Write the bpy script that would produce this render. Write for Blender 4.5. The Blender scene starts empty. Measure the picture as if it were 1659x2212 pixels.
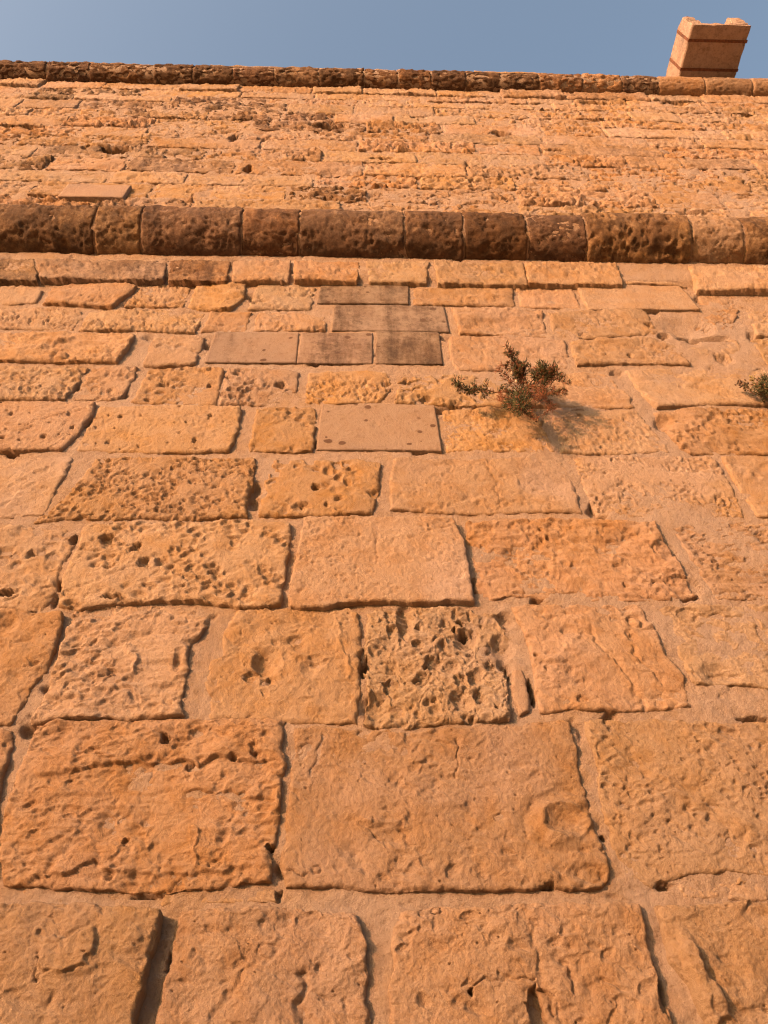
import bpy, math, random
import numpy as np

# ------------------------------------------------------------------ camera, sky, sun, exposure
R = math.radians
SC = bpy.context.scene
COL = SC.collection
D = 1.8                      # distance camera - wall, metres
CAM_H = 1.65                 # eye height
BATTER = R(3.0)              # the wall leans back by this much
F = 1598.0                   # focal length in pixels of a 1659 x 2212 frame
VPV = (790.0, -333.0)        # vanishing point of the wall's upward direction
VPU = (42000.0, 1000.0)      # vanishing point of its courses


def unit(a):
    a = np.array(a, float)
    return a / np.linalg.norm(a)


VC = unit((VPV[0] - 829.5, 1106 - VPV[1], -F))
UC = np.array((VPU[0] - 829.5, 1106 - VPU[1], -F))
UC = unit(UC - VC * UC.dot(VC))
NC = np.cross(UC, VC)
UW = np.array((1.0, 0, 0))
VW = np.array((0, math.sin(BATTER), math.cos(BATTER)))
NW = np.array((0, -math.cos(BATTER), math.sin(BATTER)))
CAMP = np.array((0, 0, CAM_H))
P0 = CAMP - D * NW
rot = np.outer(UW, UC) + np.outer(VW, VC) + np.outer(NW, NC)

from mathutils import Matrix, Vector
cam_data = bpy.data.cameras.new('camera')
cam = bpy.data.objects.new('camera', cam_data)
COL.objects.link(cam)
cam_data.sensor_fit = 'VERTICAL'
cam_data.sensor_height = 34.6
cam_data.lens = 34.6 * F / 2212.0
cam_data.clip_start = 0.02
cam_data.clip_end = 6000
M4 = Matrix([list(rot[i]) + [CAMP[i]] for i in range(3)] + [[0, 0, 0, 1]])
cam.matrix_world = M4
SC.camera = cam

SUN_EL = R(15.0)
SUN_AZ = R(48.0)             # to the left of the wall's normal
sun_from = np.array((-math.sin(SUN_AZ) * math.cos(SUN_EL), -math.cos(SUN_AZ) * math.cos(SUN_EL), math.sin(SUN_EL)))
world = bpy.data.worlds.new('World')
SC.world = world
world.use_nodes = True
wn = world.node_tree
bg = wn.nodes['Background']
sky = wn.nodes.new('ShaderNodeTexSky')
sky.sky_type = 'NISHITA'
sky.sun_disc = False
sky.sun_elevation = SUN_EL
sky.sun_rotation = math.atan2(sun_from[0], sun_from[1])
sky.air_density = 1.3
sky.dust_density = 10.0
sky.ozone_density = 1.0
sky.altitude = 0
wn.links.new(sky.outputs[0], bg.inputs[0])
bg.inputs[1].default_value = 0.15
sun_d = bpy.data.lights.new('sun', 'SUN')
sun_d.energy = 3.35
sun_d.angle = R(0.9)
sun_d.color = (1.0, 0.486, 0.246)
sun = bpy.data.objects.new('sun', sun_d)
COL.objects.link(sun)
sun.rotation_euler = Vector(sun_from).to_track_quat('Z', 'Y').to_euler()
sun.location = (-6, -8, 6)
SC.cycles.use_denoising = True
SC.cycles.denoiser = 'OPENIMAGEDENOISE'
SC.cycles.denoising_input_passes = 'RGB_ALBEDO_NORMAL'
SC.cycles.denoising_prefilter = 'NONE'
SC.cycles.filter_width = 1.2
SC.view_settings.view_transform = 'Standard'
SC.view_settings.look = 'None'
SC.view_settings.gamma = 1.0
SC.view_settings.exposure = 1.25
SC.view_settings.use_curve_mapping = False

# ------------------------------------------------------------------ coordinates on the wall
S0 = 2500 / 1659.0
ZT = 1000 / 1659.0
TILES = dict(A=(0, 2333, ZT), B=(800, 2333, ZT), C=(1500, 2333, ZT), D=(0, 1500, ZT), E=(800, 1500, ZT), F=(1500, 1500, ZT),
             G=(0, 800, ZT), H=(800, 800, ZT), I=(1500, 800, ZT), J=(0, 100, ZT), K=(800, 100, ZT), L=(1500, 100, ZT),
             M=(0, 250, 700 / 1659.), N=(600, 250, 700 / 1659.), O=(1200, 250, 700 / 1659.), P=(1800, 250, 700 / 1659.),
             Q=(1440, 1080, 520 / 1659.), T=(2100, 0, 400 / 1659.), V=(2300, 1150, 200 / 1659.))


def unproj(px, py, n=0.0):
    """a point of the survey picture -> (u, v) on the plane n metres in front of the wall face"""
    x = np.asarray(px, float) - 829.5
    y = 1106 - np.asarray(py, float)
    ru = x * UC[0] + y * UC[1] - F * UC[2]
    rv = x * VC[0] + y * VC[1] - F * VC[2]
    rn = x * NC[0] + y * NC[1] - F * NC[2]
    t = (n - D) / rn
    return t * ru, t * rv


def proj(u, v, n=0.0):
    u, v, n = np.broadcast_arrays(np.asarray(u, float), np.asarray(v, float), np.asarray(n, float))
    n = n - D
    c = [UC[i] * u + VC[i] * v + NC[i] * n for i in range(3)]
    return 829.5 + F * c[0] / -c[2], 1106 - F * c[1] / -c[2]


def tuv(tile, pts, n=0.0):
    x0, y0, k = TILES[tile]
    a = np.array(pts, float)
    u, v = unproj((x0 + a[:, 0] * k) / S0, (y0 + a[:, 1] * k) / S0, n)
    return np.stack([u, v], 1)


def to_world(u, v, n):
    u, v, n = np.broadcast_arrays(u, v, n)
    return P0 + u[..., None] * UW + v[..., None] * VW + n[..., None] * NW


V_GROUND = -(CAM_H - D * math.sin(BATTER)) / math.cos(BATTER)
HALF = 6.5                   # the wall runs this far to each side

# ------------------------------------------------------------------ noise
_rs = np.random.RandomState(11)
PERM = _rs.permutation(256)
PERM = np.concatenate([PERM, PERM])
GA = np.linspace(0, 2 * np.pi, 32, endpoint=False)
GX, GY = np.cos(GA), np.sin(GA)
RND = _rs.rand(4, 512)


def hsh(ix, iy):
    return PERM[PERM[ix & 255] + (iy & 255)]


def perlin(x, y):
    xf = np.floor(x)
    yf = np.floor(y)
    ix = xf.astype(int)
    iy = yf.astype(int)
    fx = x - xf
    fy = y - yf
    wx = fx * fx * fx * (fx * (fx * 6 - 15) + 10)
    wy = fy * fy * fy * (fy * (fy * 6 - 15) + 10)

    def g(dx, dy):
        h = hsh(ix + dx, iy + dy) & 31
        return GX[h] * (fx - dx) + GY[h] * (fy - dy)
    a = g(0, 0)
    a = a + wx * (g(1, 0) - a)
    b = g(0, 1)
    b = b + wx * (g(1, 1) - b)
    return (a + wy * (b - a)) * 1.5


def fbm(x, y, octv=4, gain=0.5, ridged=False):
    s = 0
    amp = 1.0
    for i in range(octv):
        n = perlin(x + 17.3 * i, y - 9.1 * i)
        s = s + amp * (1 - 2 * np.abs(n) if ridged else n)
        x, y = (1.62 * x - 1.18 * y), (1.18 * x + 1.62 * y)
        amp *= gain
    return s


def worley(x, y):
    ix = np.floor(x).astype(int)
    iy = np.floor(y).astype(int)
    f1 = np.full(x.shape, 9.0)
    f2 = np.full(x.shape, 9.0)
    cr = np.zeros(x.shape)
    for dx in (-1, 0, 1):
        for dy in (-1, 0, 1):
            h = hsh(ix + dx, iy + dy)
            px = ix + dx + 0.08 + 0.84 * RND[0][h]
            py = iy + dy + 0.08 + 0.84 * RND[1][h]
            d = np.hypot(px - x, py - y)
            near = d < f1
            f2 = np.where(near, f1, np.minimum(f2, d))
            cr = np.where(near, RND[2][h], cr)
            f1 = np.where(near, d, f1)
    return f1, f2, cr


def sstep(a, b, x):
    t = np.clip((x - a) / (b - a), 0, 1)
    return t * t * (3 - 2 * t)


# ------------------------------------------------------------------ mesh helpers
def raw_mesh(name, co, faces4, mat, smooth=True):
    me = bpy.data.meshes.new(name)
    co = np.ascontiguousarray(co, dtype=np.float32)
    n = len(co)
    f = np.ascontiguousarray(faces4, dtype=np.int32)
    me.vertices.add(n)
    me.vertices.foreach_set('co', co.ravel())
    me.loops.add(f.size)
    me.loops.foreach_set('vertex_index', f.ravel())
    me.polygons.add(len(f))
    me.polygons.foreach_set('loop_start', np.arange(0, f.size, f.shape[1], dtype=np.int32))
    me.polygons.foreach_set('loop_total', np.full(len(f), f.shape[1], dtype=np.int32))
    me.polygons.foreach_set('use_smooth', np.full(len(f), smooth, dtype=bool))
    me.update(calc_edges=True)
    if mat:
        me.materials.append(mat)
    return me


def grid_faces(nv, nu):
    i = np.arange(nv * nu).reshape(nv, nu)
    return np.stack([i[:-1, :-1], i[1:, :-1], i[1:, 1:], i[:-1, 1:]], -1).reshape(-1, 4)


def link(name, me, parent=None, origin=(0, 0, 0)):
    """origin: world position of the object's origin; its mesh is relative to that"""
    o = bpy.data.objects.new(name, me)
    COL.objects.link(o)
    p = np.array(origin, float)
    if parent is not None:
        o.parent = parent
        p = p - np.array(parent['_o'])
    o.location = p
    o['_o'] = [float(c) for c in origin]
    return o


def empty(name, origin, parent=None):
    return link(name, None, parent, origin)


def grid_obj(name, P, mat, parent, smooth=True):
    nv, nu = P.shape[:2]
    co = P.reshape(-1, 3)
    c = (co.min(0) + co.max(0)) / 2
    return link(name, raw_mesh(name, co - c, grid_faces(nv, nu), mat, smooth), parent, c)


# ------------------------------------------------------------------ materials
def nd(nt, kind, **kw):
    n = nt.nodes.new(kind)
    for k, v in kw.items():
        setattr(n, k, v)
    return n


def mixc(nt, a, b, fac, mode='MIX'):
    m = nt.nodes.new('ShaderNodeMix')
    m.data_type = 'RGBA'
    m.blend_type = mode
    for sock, val in ((m.inputs['Factor'], fac), (m.inputs['A'], a), (m.inputs['B'], b)):
        if hasattr(val, 'links'):
            nt.links.new(val, sock)
        elif isinstance(val, (int, float)):
            sock.default_value = val
        else:
            sock.default_value = (*val, 1)
    return m.outputs['Result']


def ramp(nt, fac, lo, hi):
    m = nt.nodes.new('ShaderNodeMapRange')
    m.interpolation_type = 'SMOOTHSTEP'
    nt.links.new(fac, m.inputs['Value'])
    for k, v in (('From Min', lo), ('From Max', hi)):
        if hasattr(v, 'links'):
            nt.links.new(v, m.inputs[k])
        else:
            m.inputs[k].default_value = v
    return m.outputs['Result']


def math_n(nt, op, a, b=0.0):
    m = nt.nodes.new('ShaderNodeMath')
    m.operation = op
    for s, v in zip(m.inputs, (a, b)):
        if hasattr(v, 'links'):
            nt.links.new(v, s)
        else:
            s.default_value = v
    return m.outputs[0]


def noise(nt, vec, scale, detail=4, rough=0.55, dist=0.0):
    n = nt.nodes.new('ShaderNodeTexNoise')
    n.inputs['Scale'].default_value = scale
    n.inputs['Detail'].default_value = detail
    n.inputs['Roughness'].default_value = rough
    n.inputs['Distortion'].default_value = dist
    if vec is not None:
        nt.links.new(vec, n.inputs['Vector'])
    return n.outputs['Fac']


def stretch(nt, vec, sx, sy, sz):
    m = nt.nodes.new('ShaderNodeMapping')
    m.inputs['Scale'].default_value = (sx, sy, sz)
    nt.links.new(vec, m.inputs['Vector'])
    return m.outputs[0]


def oattr(nt, name):
    a = nt.nodes.new('ShaderNodeAttribute')
    a.attribute_type = 'OBJECT'
    a.attribute_name = name
    return a.outputs['Fac']


def new_mat(name):
    m = bpy.data.materials.new(name)
    m.use_nodes = True
    nt = m.node_tree
    b = nt.nodes['Principled BSDF']
    b.inputs['Roughness'].default_value = 0.93
    b.inputs['Specular IOR Level'].default_value = 0.18
    return m, nt, b


def bump(nt, b, height, dist, strength=1.0, prev=None):
    n = nt.nodes.new('ShaderNodeBump')
    n.inputs['Distance'].default_value = dist
    n.inputs['Strength'].default_value = strength
    nt.links.new(height, n.inputs['Height'])
    if prev is not None:
        nt.links.new(prev, n.inputs['Normal'])
    nt.links.new(n.outputs[0], b.inputs['Normal'])
    return n.outputs[0]


def make_stone_mat(name, honey, fresh, crust_pale, spots=0.0, grain=1.0):
    """weathered globigerina limestone; per-object 'dark' = share of black crust, 'soil' = cut in colour value, most in the bottom courses, 'pale' = share of grey-pink patina"""
    m, nt, b = new_mat(name)
    g = nt.nodes.new('ShaderNodeNewGeometry')
    pos = g.outputs['Position']
    info = nt.nodes.new('ShaderNodeObjectInfo')
    rnd = info.outputs['Random']
    big = noise(nt, pos, 2.3, 5, 0.6, 0.4)
    mid = noise(nt, pos, 11.0, 6, 0.62, 0.3)
    fine = noise(nt, pos, 60.0, 5, 0.65)
    c = mixc(nt, honey, fresh, ramp(nt, mid, 0.38, 0.68))
    c = mixc(nt, c, crust_pale, math_n(nt, 'MULTIPLY', ramp(nt, big, 0.42, 0.66), math_n(nt, 'MINIMUM', 1.0, math_n(nt, 'ADD', 0.3, oattr(nt, 'pale')))))
    c = mixc(nt, c, (0.185, 0.110, 0.066), math_n(nt, 'MULTIPLY', ramp(nt, noise(nt, pos, 4.6, 7, 0.68, 0.5), 0.52, 0.74), 0.5))
    # mottling of grains and iron specks
    c = mixc(nt, c, (0.12, 0.064, 0.028), math_n(nt, 'MULTIPLY', ramp(nt, fine, 0.54, 0.74), 0.5))
    c = mixc(nt, c, (0.34, 0.235, 0.165), math_n(nt, 'MULTIPLY', ramp(nt, noise(nt, pos, 34, 6, 0.7), 0.58, 0.8), 0.4))
    # black crust: patches broken up at several scales, with runs down the face
    streak = noise(nt, stretch(nt, pos, 14, 14, 1.6), 1.0, 6, 0.66, 0.3)
    patch = noise(nt, pos, 3.4, 7, 0.66, 0.6)
    spec = noise(nt, pos, 30.0, 8, 0.78)
    mixm = math_n(nt, 'ADD', math_n(nt, 'ADD', math_n(nt, 'MULTIPLY', streak, 0.28), math_n(nt, 'MULTIPLY', patch, 0.34)), math_n(nt, 'MULTIPLY', spec, 0.38))
    th = math_n(nt, 'SUBTRACT', 0.70, math_n(nt, 'MULTIPLY', oattr(nt, 'dark'), 0.48))
    dk = ramp(nt, mixm, th, math_n(nt, 'ADD', th, 0.22))
    c = mixc(nt, c, mixc(nt, (0.104, 0.054, 0.030), (0.034, 0.018, 0.012), ramp(nt, math_n(nt, 'ADD', math_n(nt, 'MULTIPLY', streak, 0.5), math_n(nt, 'MULTIPLY', noise(nt, pos, 7.0, 8, 0.7), 0.5)), 0.36, 0.64)), math_n(nt, 'MULTIPLY', dk, math_n(nt, 'MINIMUM', math_n(nt, 'ADD', 0.5, math_n(nt, 'MULTIPLY', oattr(nt, 'dark'), 0.5)), 0.92)))
    if spots:
        vo = nt.nodes.new('ShaderNodeTexVoronoi')
        vo.inputs['Scale'].default_value = 16
        nt.links.new(mixc(nt, pos, noise_vec(nt, pos), 0.04), vo.inputs['Vector'])
        vo.inputs['Scale'].default_value = 19
        sepc = nt.nodes.new('ShaderNodeSeparateColor')
        nt.links.new(vo.outputs['Color'], sepc.inputs[0])
        rad = math_n(nt, 'MULTIPLY', ramp(nt, sepc.outputs[0], 0.5, 0.95), ramp(nt, noise(nt, pos, 4, 3), 0.3, 0.6))
        sp = ramp(nt, vo.outputs['Distance'], math_n(nt, 'MULTIPLY', rad, 0.42), math_n(nt, 'MULTIPLY', rad, 0.30))
        c = mixc(nt, c, (0.075, 0.04, 0.026), math_n(nt, 'MULTIPLY', sp, spots))
    c = mixc(nt, c, (0.10, 0.055, 0.028), math_n(nt, 'MULTIPLY', ramp(nt, noise(nt, pos, 170, 5, 0.75), 0.6, 0.75), 0.4 * min(1, grain)))
    # each block its own tone
    hv = nt.nodes.new('ShaderNodeHueSaturation')
    nt.links.new(c, hv.inputs['Color'])
    nt.links.new(math_n(nt, 'MULTIPLY', math_n(nt, 'SUBTRACT', 1.0, oattr(nt, 'value_drop')), math_n(nt, 'ADD', 0.93, math_n(nt, 'MULTIPLY', rnd, 0.2))), hv.inputs['Value'])
    nt.links.new(math_n(nt, 'ADD', 0.88, math_n(nt, 'MULTIPLY', math_n(nt, 'FRACT', math_n(nt, 'MULTIPLY', rnd, 7.31)), 0.2)), hv.inputs['Saturation'])
    nt.links.new(math_n(nt, 'ADD', 0.496, math_n(nt, 'MULTIPLY', math_n(nt, 'FRACT', math_n(nt, 'MULTIPLY', rnd, 13.7)), 0.009)), hv.inputs['Hue'])
    nt.links.new(hv.outputs[0], b.inputs['Base Color'])
    p = bump(nt, b, noise(nt, pos, 48, 9, 0.74), 0.008 * grain)
    bump(nt, b, noise(nt, pos, 210, 6, 0.75), 0.003 * grain, 1.0, p)
    return m


def noise_vec(nt, pos):
    n = nt.nodes.new('ShaderNodeTexNoise')
    n.inputs['Scale'].default_value = 9
    nt.links.new(pos, n.inputs['Vector'])
    return n.outputs['Color']


HONEY = (0.262, 0.168, 0.102)
FRESH = (0.250, 0.141, 0.066)
PINK = (0.278, 0.190, 0.140)
MAT_STONE = make_stone_mat('weathered_limestone', HONEY, FRESH, PINK)
MAT_NEW = make_stone_mat('replacement_limestone', (0.232, 0.163, 0.122), (0.222, 0.150, 0.106), (0.202, 0.148, 0.118), spots=0.9, grain=0.9)
MAT_MORTAR = make_stone_mat('lime_mortar', (0.270, 0.186, 0.134), (0.252, 0.160, 0.096), (0.262, 0.192, 0.152), grain=1.4)

# ------------------------------------------------------------------ relief
DENTS = []      # (u, v, ru, rv, depth, kind)


def dent(tile, x, y, rx, ry, depth, kind='hole'):
    c = tuv(tile, [(x, y), (x + rx, y), (x, y - ry)], .012)
    DENTS.append((c[0, 0], c[0, 1], abs(c[1, 0] - c[0, 0]), abs(c[2, 1] - c[0, 1]), depth, kind))


def apply_dents(u, v, h):
    lo_u, hi_u, lo_v, hi_v = u.min(), u.max(), v.min(), v.max()
    for (du, dv, ru, rv, dep, kind) in DENTS:
        if du + 1.6 * ru < lo_u or du - 1.6 * ru > hi_u or dv + 1.6 * rv < lo_v or dv - 1.6 * rv > hi_v:
            continue
        wob = (0.38 if kind == 'hole' else 0.13) * fbm(u * 1.1 / ru + du * 31, v * 1.1 / rv, 3, .6)
        r = np.hypot((u - du) / ru, (v - dv) / rv) + wob
        if kind == 'hole':
            h = h - dep * sstep(1.0, 0.55, r)
        elif kind == 'bowl':
            h = h - dep * np.clip(1 - r * r, 0, 1)
        elif kind == 'ring':
            h = h - dep * np.exp(-((r - 0.85) / 0.2) ** 2) + 0.3 * dep * np.clip(1 - r, 0, 1)
        elif kind == 'flake':                      # a shallow spall with one crisp rim
            h = h - dep * sstep(1.0, 0.93, r) * (0.55 + 0.45 * np.clip((u - du) / ru * 0.5 + 0.5, 0, 1))
        elif kind == 'bump':
            h = h + dep * np.clip(1 - r * r, 0, 1)
    return h


LINES = []      # (points, depth, width, kind)


def scar(tile, pts, depth, width, kind='crack'):
    LINES.append((tuv(tile, pts, .012), depth, width, kind))


def apply_lines(u, v, h):
    lo_u, hi_u, lo_v, hi_v = u.min() - .05, u.max() + .05, v.min() - .05, v.max() + .05
    for pts, dep, wid, kind in LINES:
        if pts[:, 0].max() < lo_u or pts[:, 0].min() > hi_u or pts[:, 1].max() < lo_v or pts[:, 1].min() > hi_v:
            continue
        un = u + .012 * fbm(u / .05 + 3, v / .05, 3)
        vn = v + .012 * fbm(u / .05 + 33, v / .05, 3)
        if kind == 'plate':           # convex outline, clockwise in the picture: raised (or sunken) scab of stone
            dist = np.full(u.shape, 9.0)
            for a, b in zip(pts, np.roll(pts, -1, 0)):
                e = (b - a) / np.hypot(*(b - a))
                dist = np.minimum(dist, (un - a[0]) * e[1] - (vn - a[1]) * e[0])
            h = h + dep * sstep(0, wid, dist)
            continue
        if kind == 'ledge':           # the bed below the line has scaled off
            o = np.argsort(pts[:, 0])
            line = np.interp(un, pts[o, 0], pts[o, 1])
            ends = sstep(pts[:, 0].min(), pts[:, 0].min() + .05, un) * sstep(pts[:, 0].max(), pts[:, 0].max() - .05, un)
            below = line - vn
            h = h - dep * ends * sstep(0, .006, below) * np.exp(-np.clip(below, 0, 9) / wid)
            continue
        d = np.full(u.shape, 9.0)
        for a, b in zip(pts[:-1], pts[1:]):
            e = b - a
            t = np.clip(((un - a[0]) * e[0] + (vn - a[1]) * e[1]) / e.dot(e), 0, 1)
            d = np.minimum(d, np.hypot(un - a[0] - t * e[0], vn - a[1] - t * e[1]))
        h = h + (dep if kind == 'ridge' else -dep) * sstep(wid, 0, d)
    return h


def relief(u, v, seed, st):
    """height of a weathered block face, metres"""
    x = u + seed * 3.71
    y = v + seed * 1.37
    a = 0.7 * st.get('und', 0.010)
    h = a * fbm(x / 0.28, y / 0.24, 3)
    lump = 0.62 * st.get('lump', 0.006)
    if lump:
        act = 0.25 + 1.25 * sstep(-0.35, 0.45, fbm(x / 0.26 + 91, y / 0.2, 3))
        wx = x + 0.02 * perlin(x / 0.09, y / 0.09 + 5)
        wy = y + 0.02 * perlin(x / 0.09 + 9, y / 0.09)
        h = h + lump * act * fbm(wx / 0.085, wy / 0.06, 4, 0.46)
        h = h - 0.9 * lump * act * sstep(0.25, 0.75, perlin(wx / 0.034 + 7, wy / 0.026))
    fl = 0.6 * st.get('flake', 0.0)
    if fl:
        t = fbm(x / 0.30 + 40, y / 0.19, 4, 0.46)
        h = h + fl * (sstep(-0.07, 0.07, t - 0.2) + 0.6 * sstep(-0.035, 0.03, t + 0.3))
        e = np.abs(fbm(x / 0.30 + 71, y / 0.42, 4, 0.5))
        h = h - 0.5 * fl * (1 - sstep(0.0, 0.012, e)) * sstep(0.2, 0.45, perlin(x / 0.25, y / 0.25 + 30))
    lay = st.get('layer', 0.0)
    if lay:
        h = h + lay * fbm(x / 0.22, y / 0.022, 4, 0.6)
    cb = st.get('crumb', 0.0)
    if cb:
        h = h + cb * fbm(x / 0.14, y / 0.036, 4, 0.6) * (0.4 + 1.2 * sstep(-.3, .4, perlin(x / .4 + 5, y / .3)))
    pit = st.get('pit', 0.0)
    if pit:
        ps = st.get('psize', 0.03)
        an = st.get('pang', 0.3)
        wx = x + 0.35 * ps * perlin(x / (1.4 * ps), y / (1.4 * ps))
        wy = y + 0.35 * ps * perlin(x / (1.4 * ps) + 8, y / (1.4 * ps))
        rx = (wx * math.cos(an) + wy * math.sin(an)) / (ps * st.get('pstretch', 1.35))
        ry = (-wx * math.sin(an) + wy * math.cos(an)) / ps
        f1, f2, cr = worley(rx, ry)
        m = sstep(-0.25, 0.3, fbm(x / 0.20 + 13, y / 0.17, 3) + st.get('pcover', 0.15))
        if st.get('comb'):
            cell = np.clip((f2 - f1) / 0.5, 0, 1)
            h = h - 0.38 * pit * m * (0.2 + 0.8 * cr) * sstep(0.05, 0.9, cell)
        rr = 0.26 + 0.36 * cr
        bowl = np.clip(1.5 * (1 - (f1 / rr) ** 2), 0, 1) * (cr < st.get('pdens', 0.75) + 0.2)
        h = h - (0.62 if st.get('comb') else 0.9) * pit * m * bowl * (0.4 + cr)
        f1, f2, cr = worley(rx * 2.3 + 7, ry * 2.3)
        rr = 0.2 + 0.3 * cr
        h = h - 0.22 * pit * (0.1 + 0.9 * m) * np.clip(1.3 * (1 - (f1 / rr) ** 2), 0, 1) * (cr < st.get('pdens', 0.75))
    hol = st.get('holes', 0.0)
    if hol:
        hs = st.get('hsize', 0.055)
        f1, f2, cr = worley(x / (1.3 * hs) + 50, y / hs)
        rr = 0.05 + 0.17 * cr * cr
        h = h - hol * sstep(1.0, 0.5, f1 / rr) * (cr < st.get('hdens', 0.5))
    r = st.get('rough', 0.0018)
    h = h + r * fbm(x / 0.013, y / 0.011, 3, 0.6)
    return h


def resample(pl, n_arr):
    pl = np.asarray(pl, float)
    seg = np.r_[0, np.cumsum(np.hypot(*np.diff(pl, axis=0).T))]
    seg /= seg[-1]
    return np.stack([np.interp(n_arr, seg, pl[:, 0]), np.interp(n_arr, seg, pl[:, 1])], -1)


OUTK = 0.50              # how far the faces stand proud of the bedding
PX = 768 / 1659.0      # picture pixels per survey pixel
SEED = [0]


def block_grid(top, right, bottom, left, st, step_u, step_v, seed, min_n=4):
    """a block face as a displaced grid with sides running back into the joint; returns u, v, h arrays"""
    cor = np.array([top[0], top[-1], bottom[-1], bottom[0]])
    cx, cy = proj(cor[:, 0], cor[:, 1])
    wpx = max(np.hypot(cx[1] - cx[0], cy[1] - cy[0]), np.hypot(cx[2] - cx[3], cy[2] - cy[3])) * PX
    hpx = max(abs(cy[3] - cy[0]), abs(cy[2] - cy[1])) * PX
    nu = int(np.clip(wpx / step_u, min_n, 420))
    nv = int(np.clip(hpx / step_v, min_n, 420))
    if step_u > 5:            # a block outside the picture: coarse
        nu = int(max(8, (cor[1, 0] - cor[0, 0]) / .03))
        nv = int(max(8, (cor[0, 1] - cor[3, 1]) / .03))
    s = np.linspace(0, 1, nu)
    t = np.linspace(0, 1, nv)
    T, B_ = resample(top, s), resample(bottom, s)
    L_, R_ = resample(left, t), resample(right, t)
    ss, tt = np.meshgrid(s, t)
    s3, t3 = ss[..., None], tt[..., None]
    C = ((1 - t3) * T[None] + t3 * B_[None] + (1 - s3) * L_[:, None] + s3 * R_[:, None]
         - ((1 - s3) * (1 - t3) * cor[0] + s3 * (1 - t3) * cor[1] + s3 * t3 * cor[2] + (1 - s3) * t3 * cor[3]))
    u, v = C[..., 0], C[..., 1]
    W = np.hypot(*(cor[1] - cor[0] + cor[2] - cor[3])) / 2
    H = np.hypot(*(cor[3] - cor[0] + cor[2] - cor[1])) / 2
    wp = st.get('warp', 0.006)
    qx, qy = u + seed * 5.3, v + seed * 2.9
    uw = u + wp * fbm(qx / 0.07, qy / 0.07, 3, 0.6)
    vw = v + wp * 0.8 * fbm(qx / 0.07 + 31, qy / 0.07, 3, 0.6)
    # rounded arrises
    r = 0.6 * st.get('round', 0.022)
    dl, dr, dt, db = ss * W, (1 - ss) * W, tt * H, (1 - tt) * H * st.get('botsharp', 1.4)
    dx, dy = np.minimum(dl, dr), np.minimum(dt, db)
    corner = (dx < r) & (dy < r)
    d = np.where(corner, r - np.hypot(np.maximum(r - dx, 0), np.maximum(r - dy, 0)), np.minimum(dx, dy))
    d = d + st.get('chip', 0.006) * fbm(qx / 0.05 + 3, qy / 0.05 + 11, 3)
    k = np.clip(1 - d / r, 0, 1.0)
    drop = st.get('drop', 0.75) * r * (1 - np.sqrt(1 - k * k * 0.995))
    rng = random.Random(seed * 77 + 5)
    h = OUTK * st.get('out', 0.012) + (ss - 0.5) * rng.uniform(-.012, .012) * st.get('tilt', 1) + (0.5 - tt) * rng.uniform(-.012, .012) * st.get('tilt', 1)
    h = h + relief(u, v, seed, st) - drop
    h = apply_lines(u, v, apply_dents(u, v, h))
    # sides
    uw = np.pad(uw, 1, mode='edge')
    vw = np.pad(vw, 1, mode='edge')
    h = np.pad(h, 1, mode='edge')
    for sl in ((0, slice(None)), (-1, slice(None)), (slice(None), 0), (slice(None), -1)):
        h[sl] = -0.09
    return uw, vw, h


ROUGH = dict(und=0.012, lump=0.007, flake=0.005, pit=0.008, psize=0.036, pcover=0.0, pdens=.4, holes=.006, hsize=.045, hdens=.35)
FLAKY = dict(und=0.016, lump=0.009, flake=0.008, pit=0.007, psize=0.045, pcover=-0.1, pdens=.4, holes=.005, hsize=.05, hdens=.3)
COMB = dict(und=0.010, lump=0.005, pit=0.0115, psize=0.030, pcover=0.12, comb=1)
FINE = dict(und=0.010, lump=0.005, pit=0.012, psize=0.020, pcover=0.35, comb=1)
TINY = dict(und=0.007, lump=0.006, pit=0.009, psize=0.016, pcover=0.2, holes=0.012, hsize=0.05)
CAVE = dict(und=0.020, lump=0.012, pit=0.006, psize=0.026, pcover=0.3, pdens=.5, pstretch=1.1, rough=0.004, warp=0.010, round=0.03)
SMOOTH = dict(und=0.0015, lump=0.0, rough=0.0004, holes=0.004, hsize=0.045, hdens=0.35, warp=0.0012, round=0.006, chip=0.001, out=0.014, tilt=0.3)
HOLEY = dict(und=0.006, lump=0.003, flake=0.003, holes=0.014, hsize=0.06, hdens=0.7, pit=0.003, psize=0.02)
SCAR = dict(und=0.014, lump=0.007, flake=0.008, layer=0.004, pit=0.006, psize=0.022, pcover=0.05)

wall = empty('fortress_wall', to_world(np.array(0.0), np.array(V_GROUND), np.array(0.0)))
wall['label'] = 'tall battered fortress wall of weathered honey limestone blocks with two rounded string courses'
wall['category'] = 'wall'


def block(tile, top, bottom, style=ROUGH, left=(), right=(), name='stone', parent=None, mat=None, dark=0.0, pale=0.2, su=1.35, sv=1.0, value_drop=0.0, **kw):
    SEED[0] += 1
    st = dict(style)
    st.update(kw)
    n0 = OUTK * st.get('out', .012) - .004
    top = tuv(tile, top, n0)
    bottom = tuv(tile, bottom, n0)
    lf = [top[0]] + (list(tuv(tile, left, n0)) if len(left) else []) + [bottom[0]]
    rt = [top[-1]] + (list(tuv(tile, right, n0)) if len(right) else []) + [bottom[-1]]
    u, v, h = block_grid(top, rt, bottom, lf, st, su, sv, SEED[0])
    o = grid_obj(name, to_world(u, v, h), mat or MAT_STONE, parent or wall)
    o['dark'] = float(dark)
    o['pale'] = float(pale)
    o['value_drop'] = (0.13, 0.10, 0.06, 0.01)[min(3, len(COURSES))] + value_drop  # block colour darkened course by course towards the bottom
    TRACED.append((u[1:-1, 1:-1], v[1:-1, 1:-1]))
    return o


TRACED = []

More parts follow.
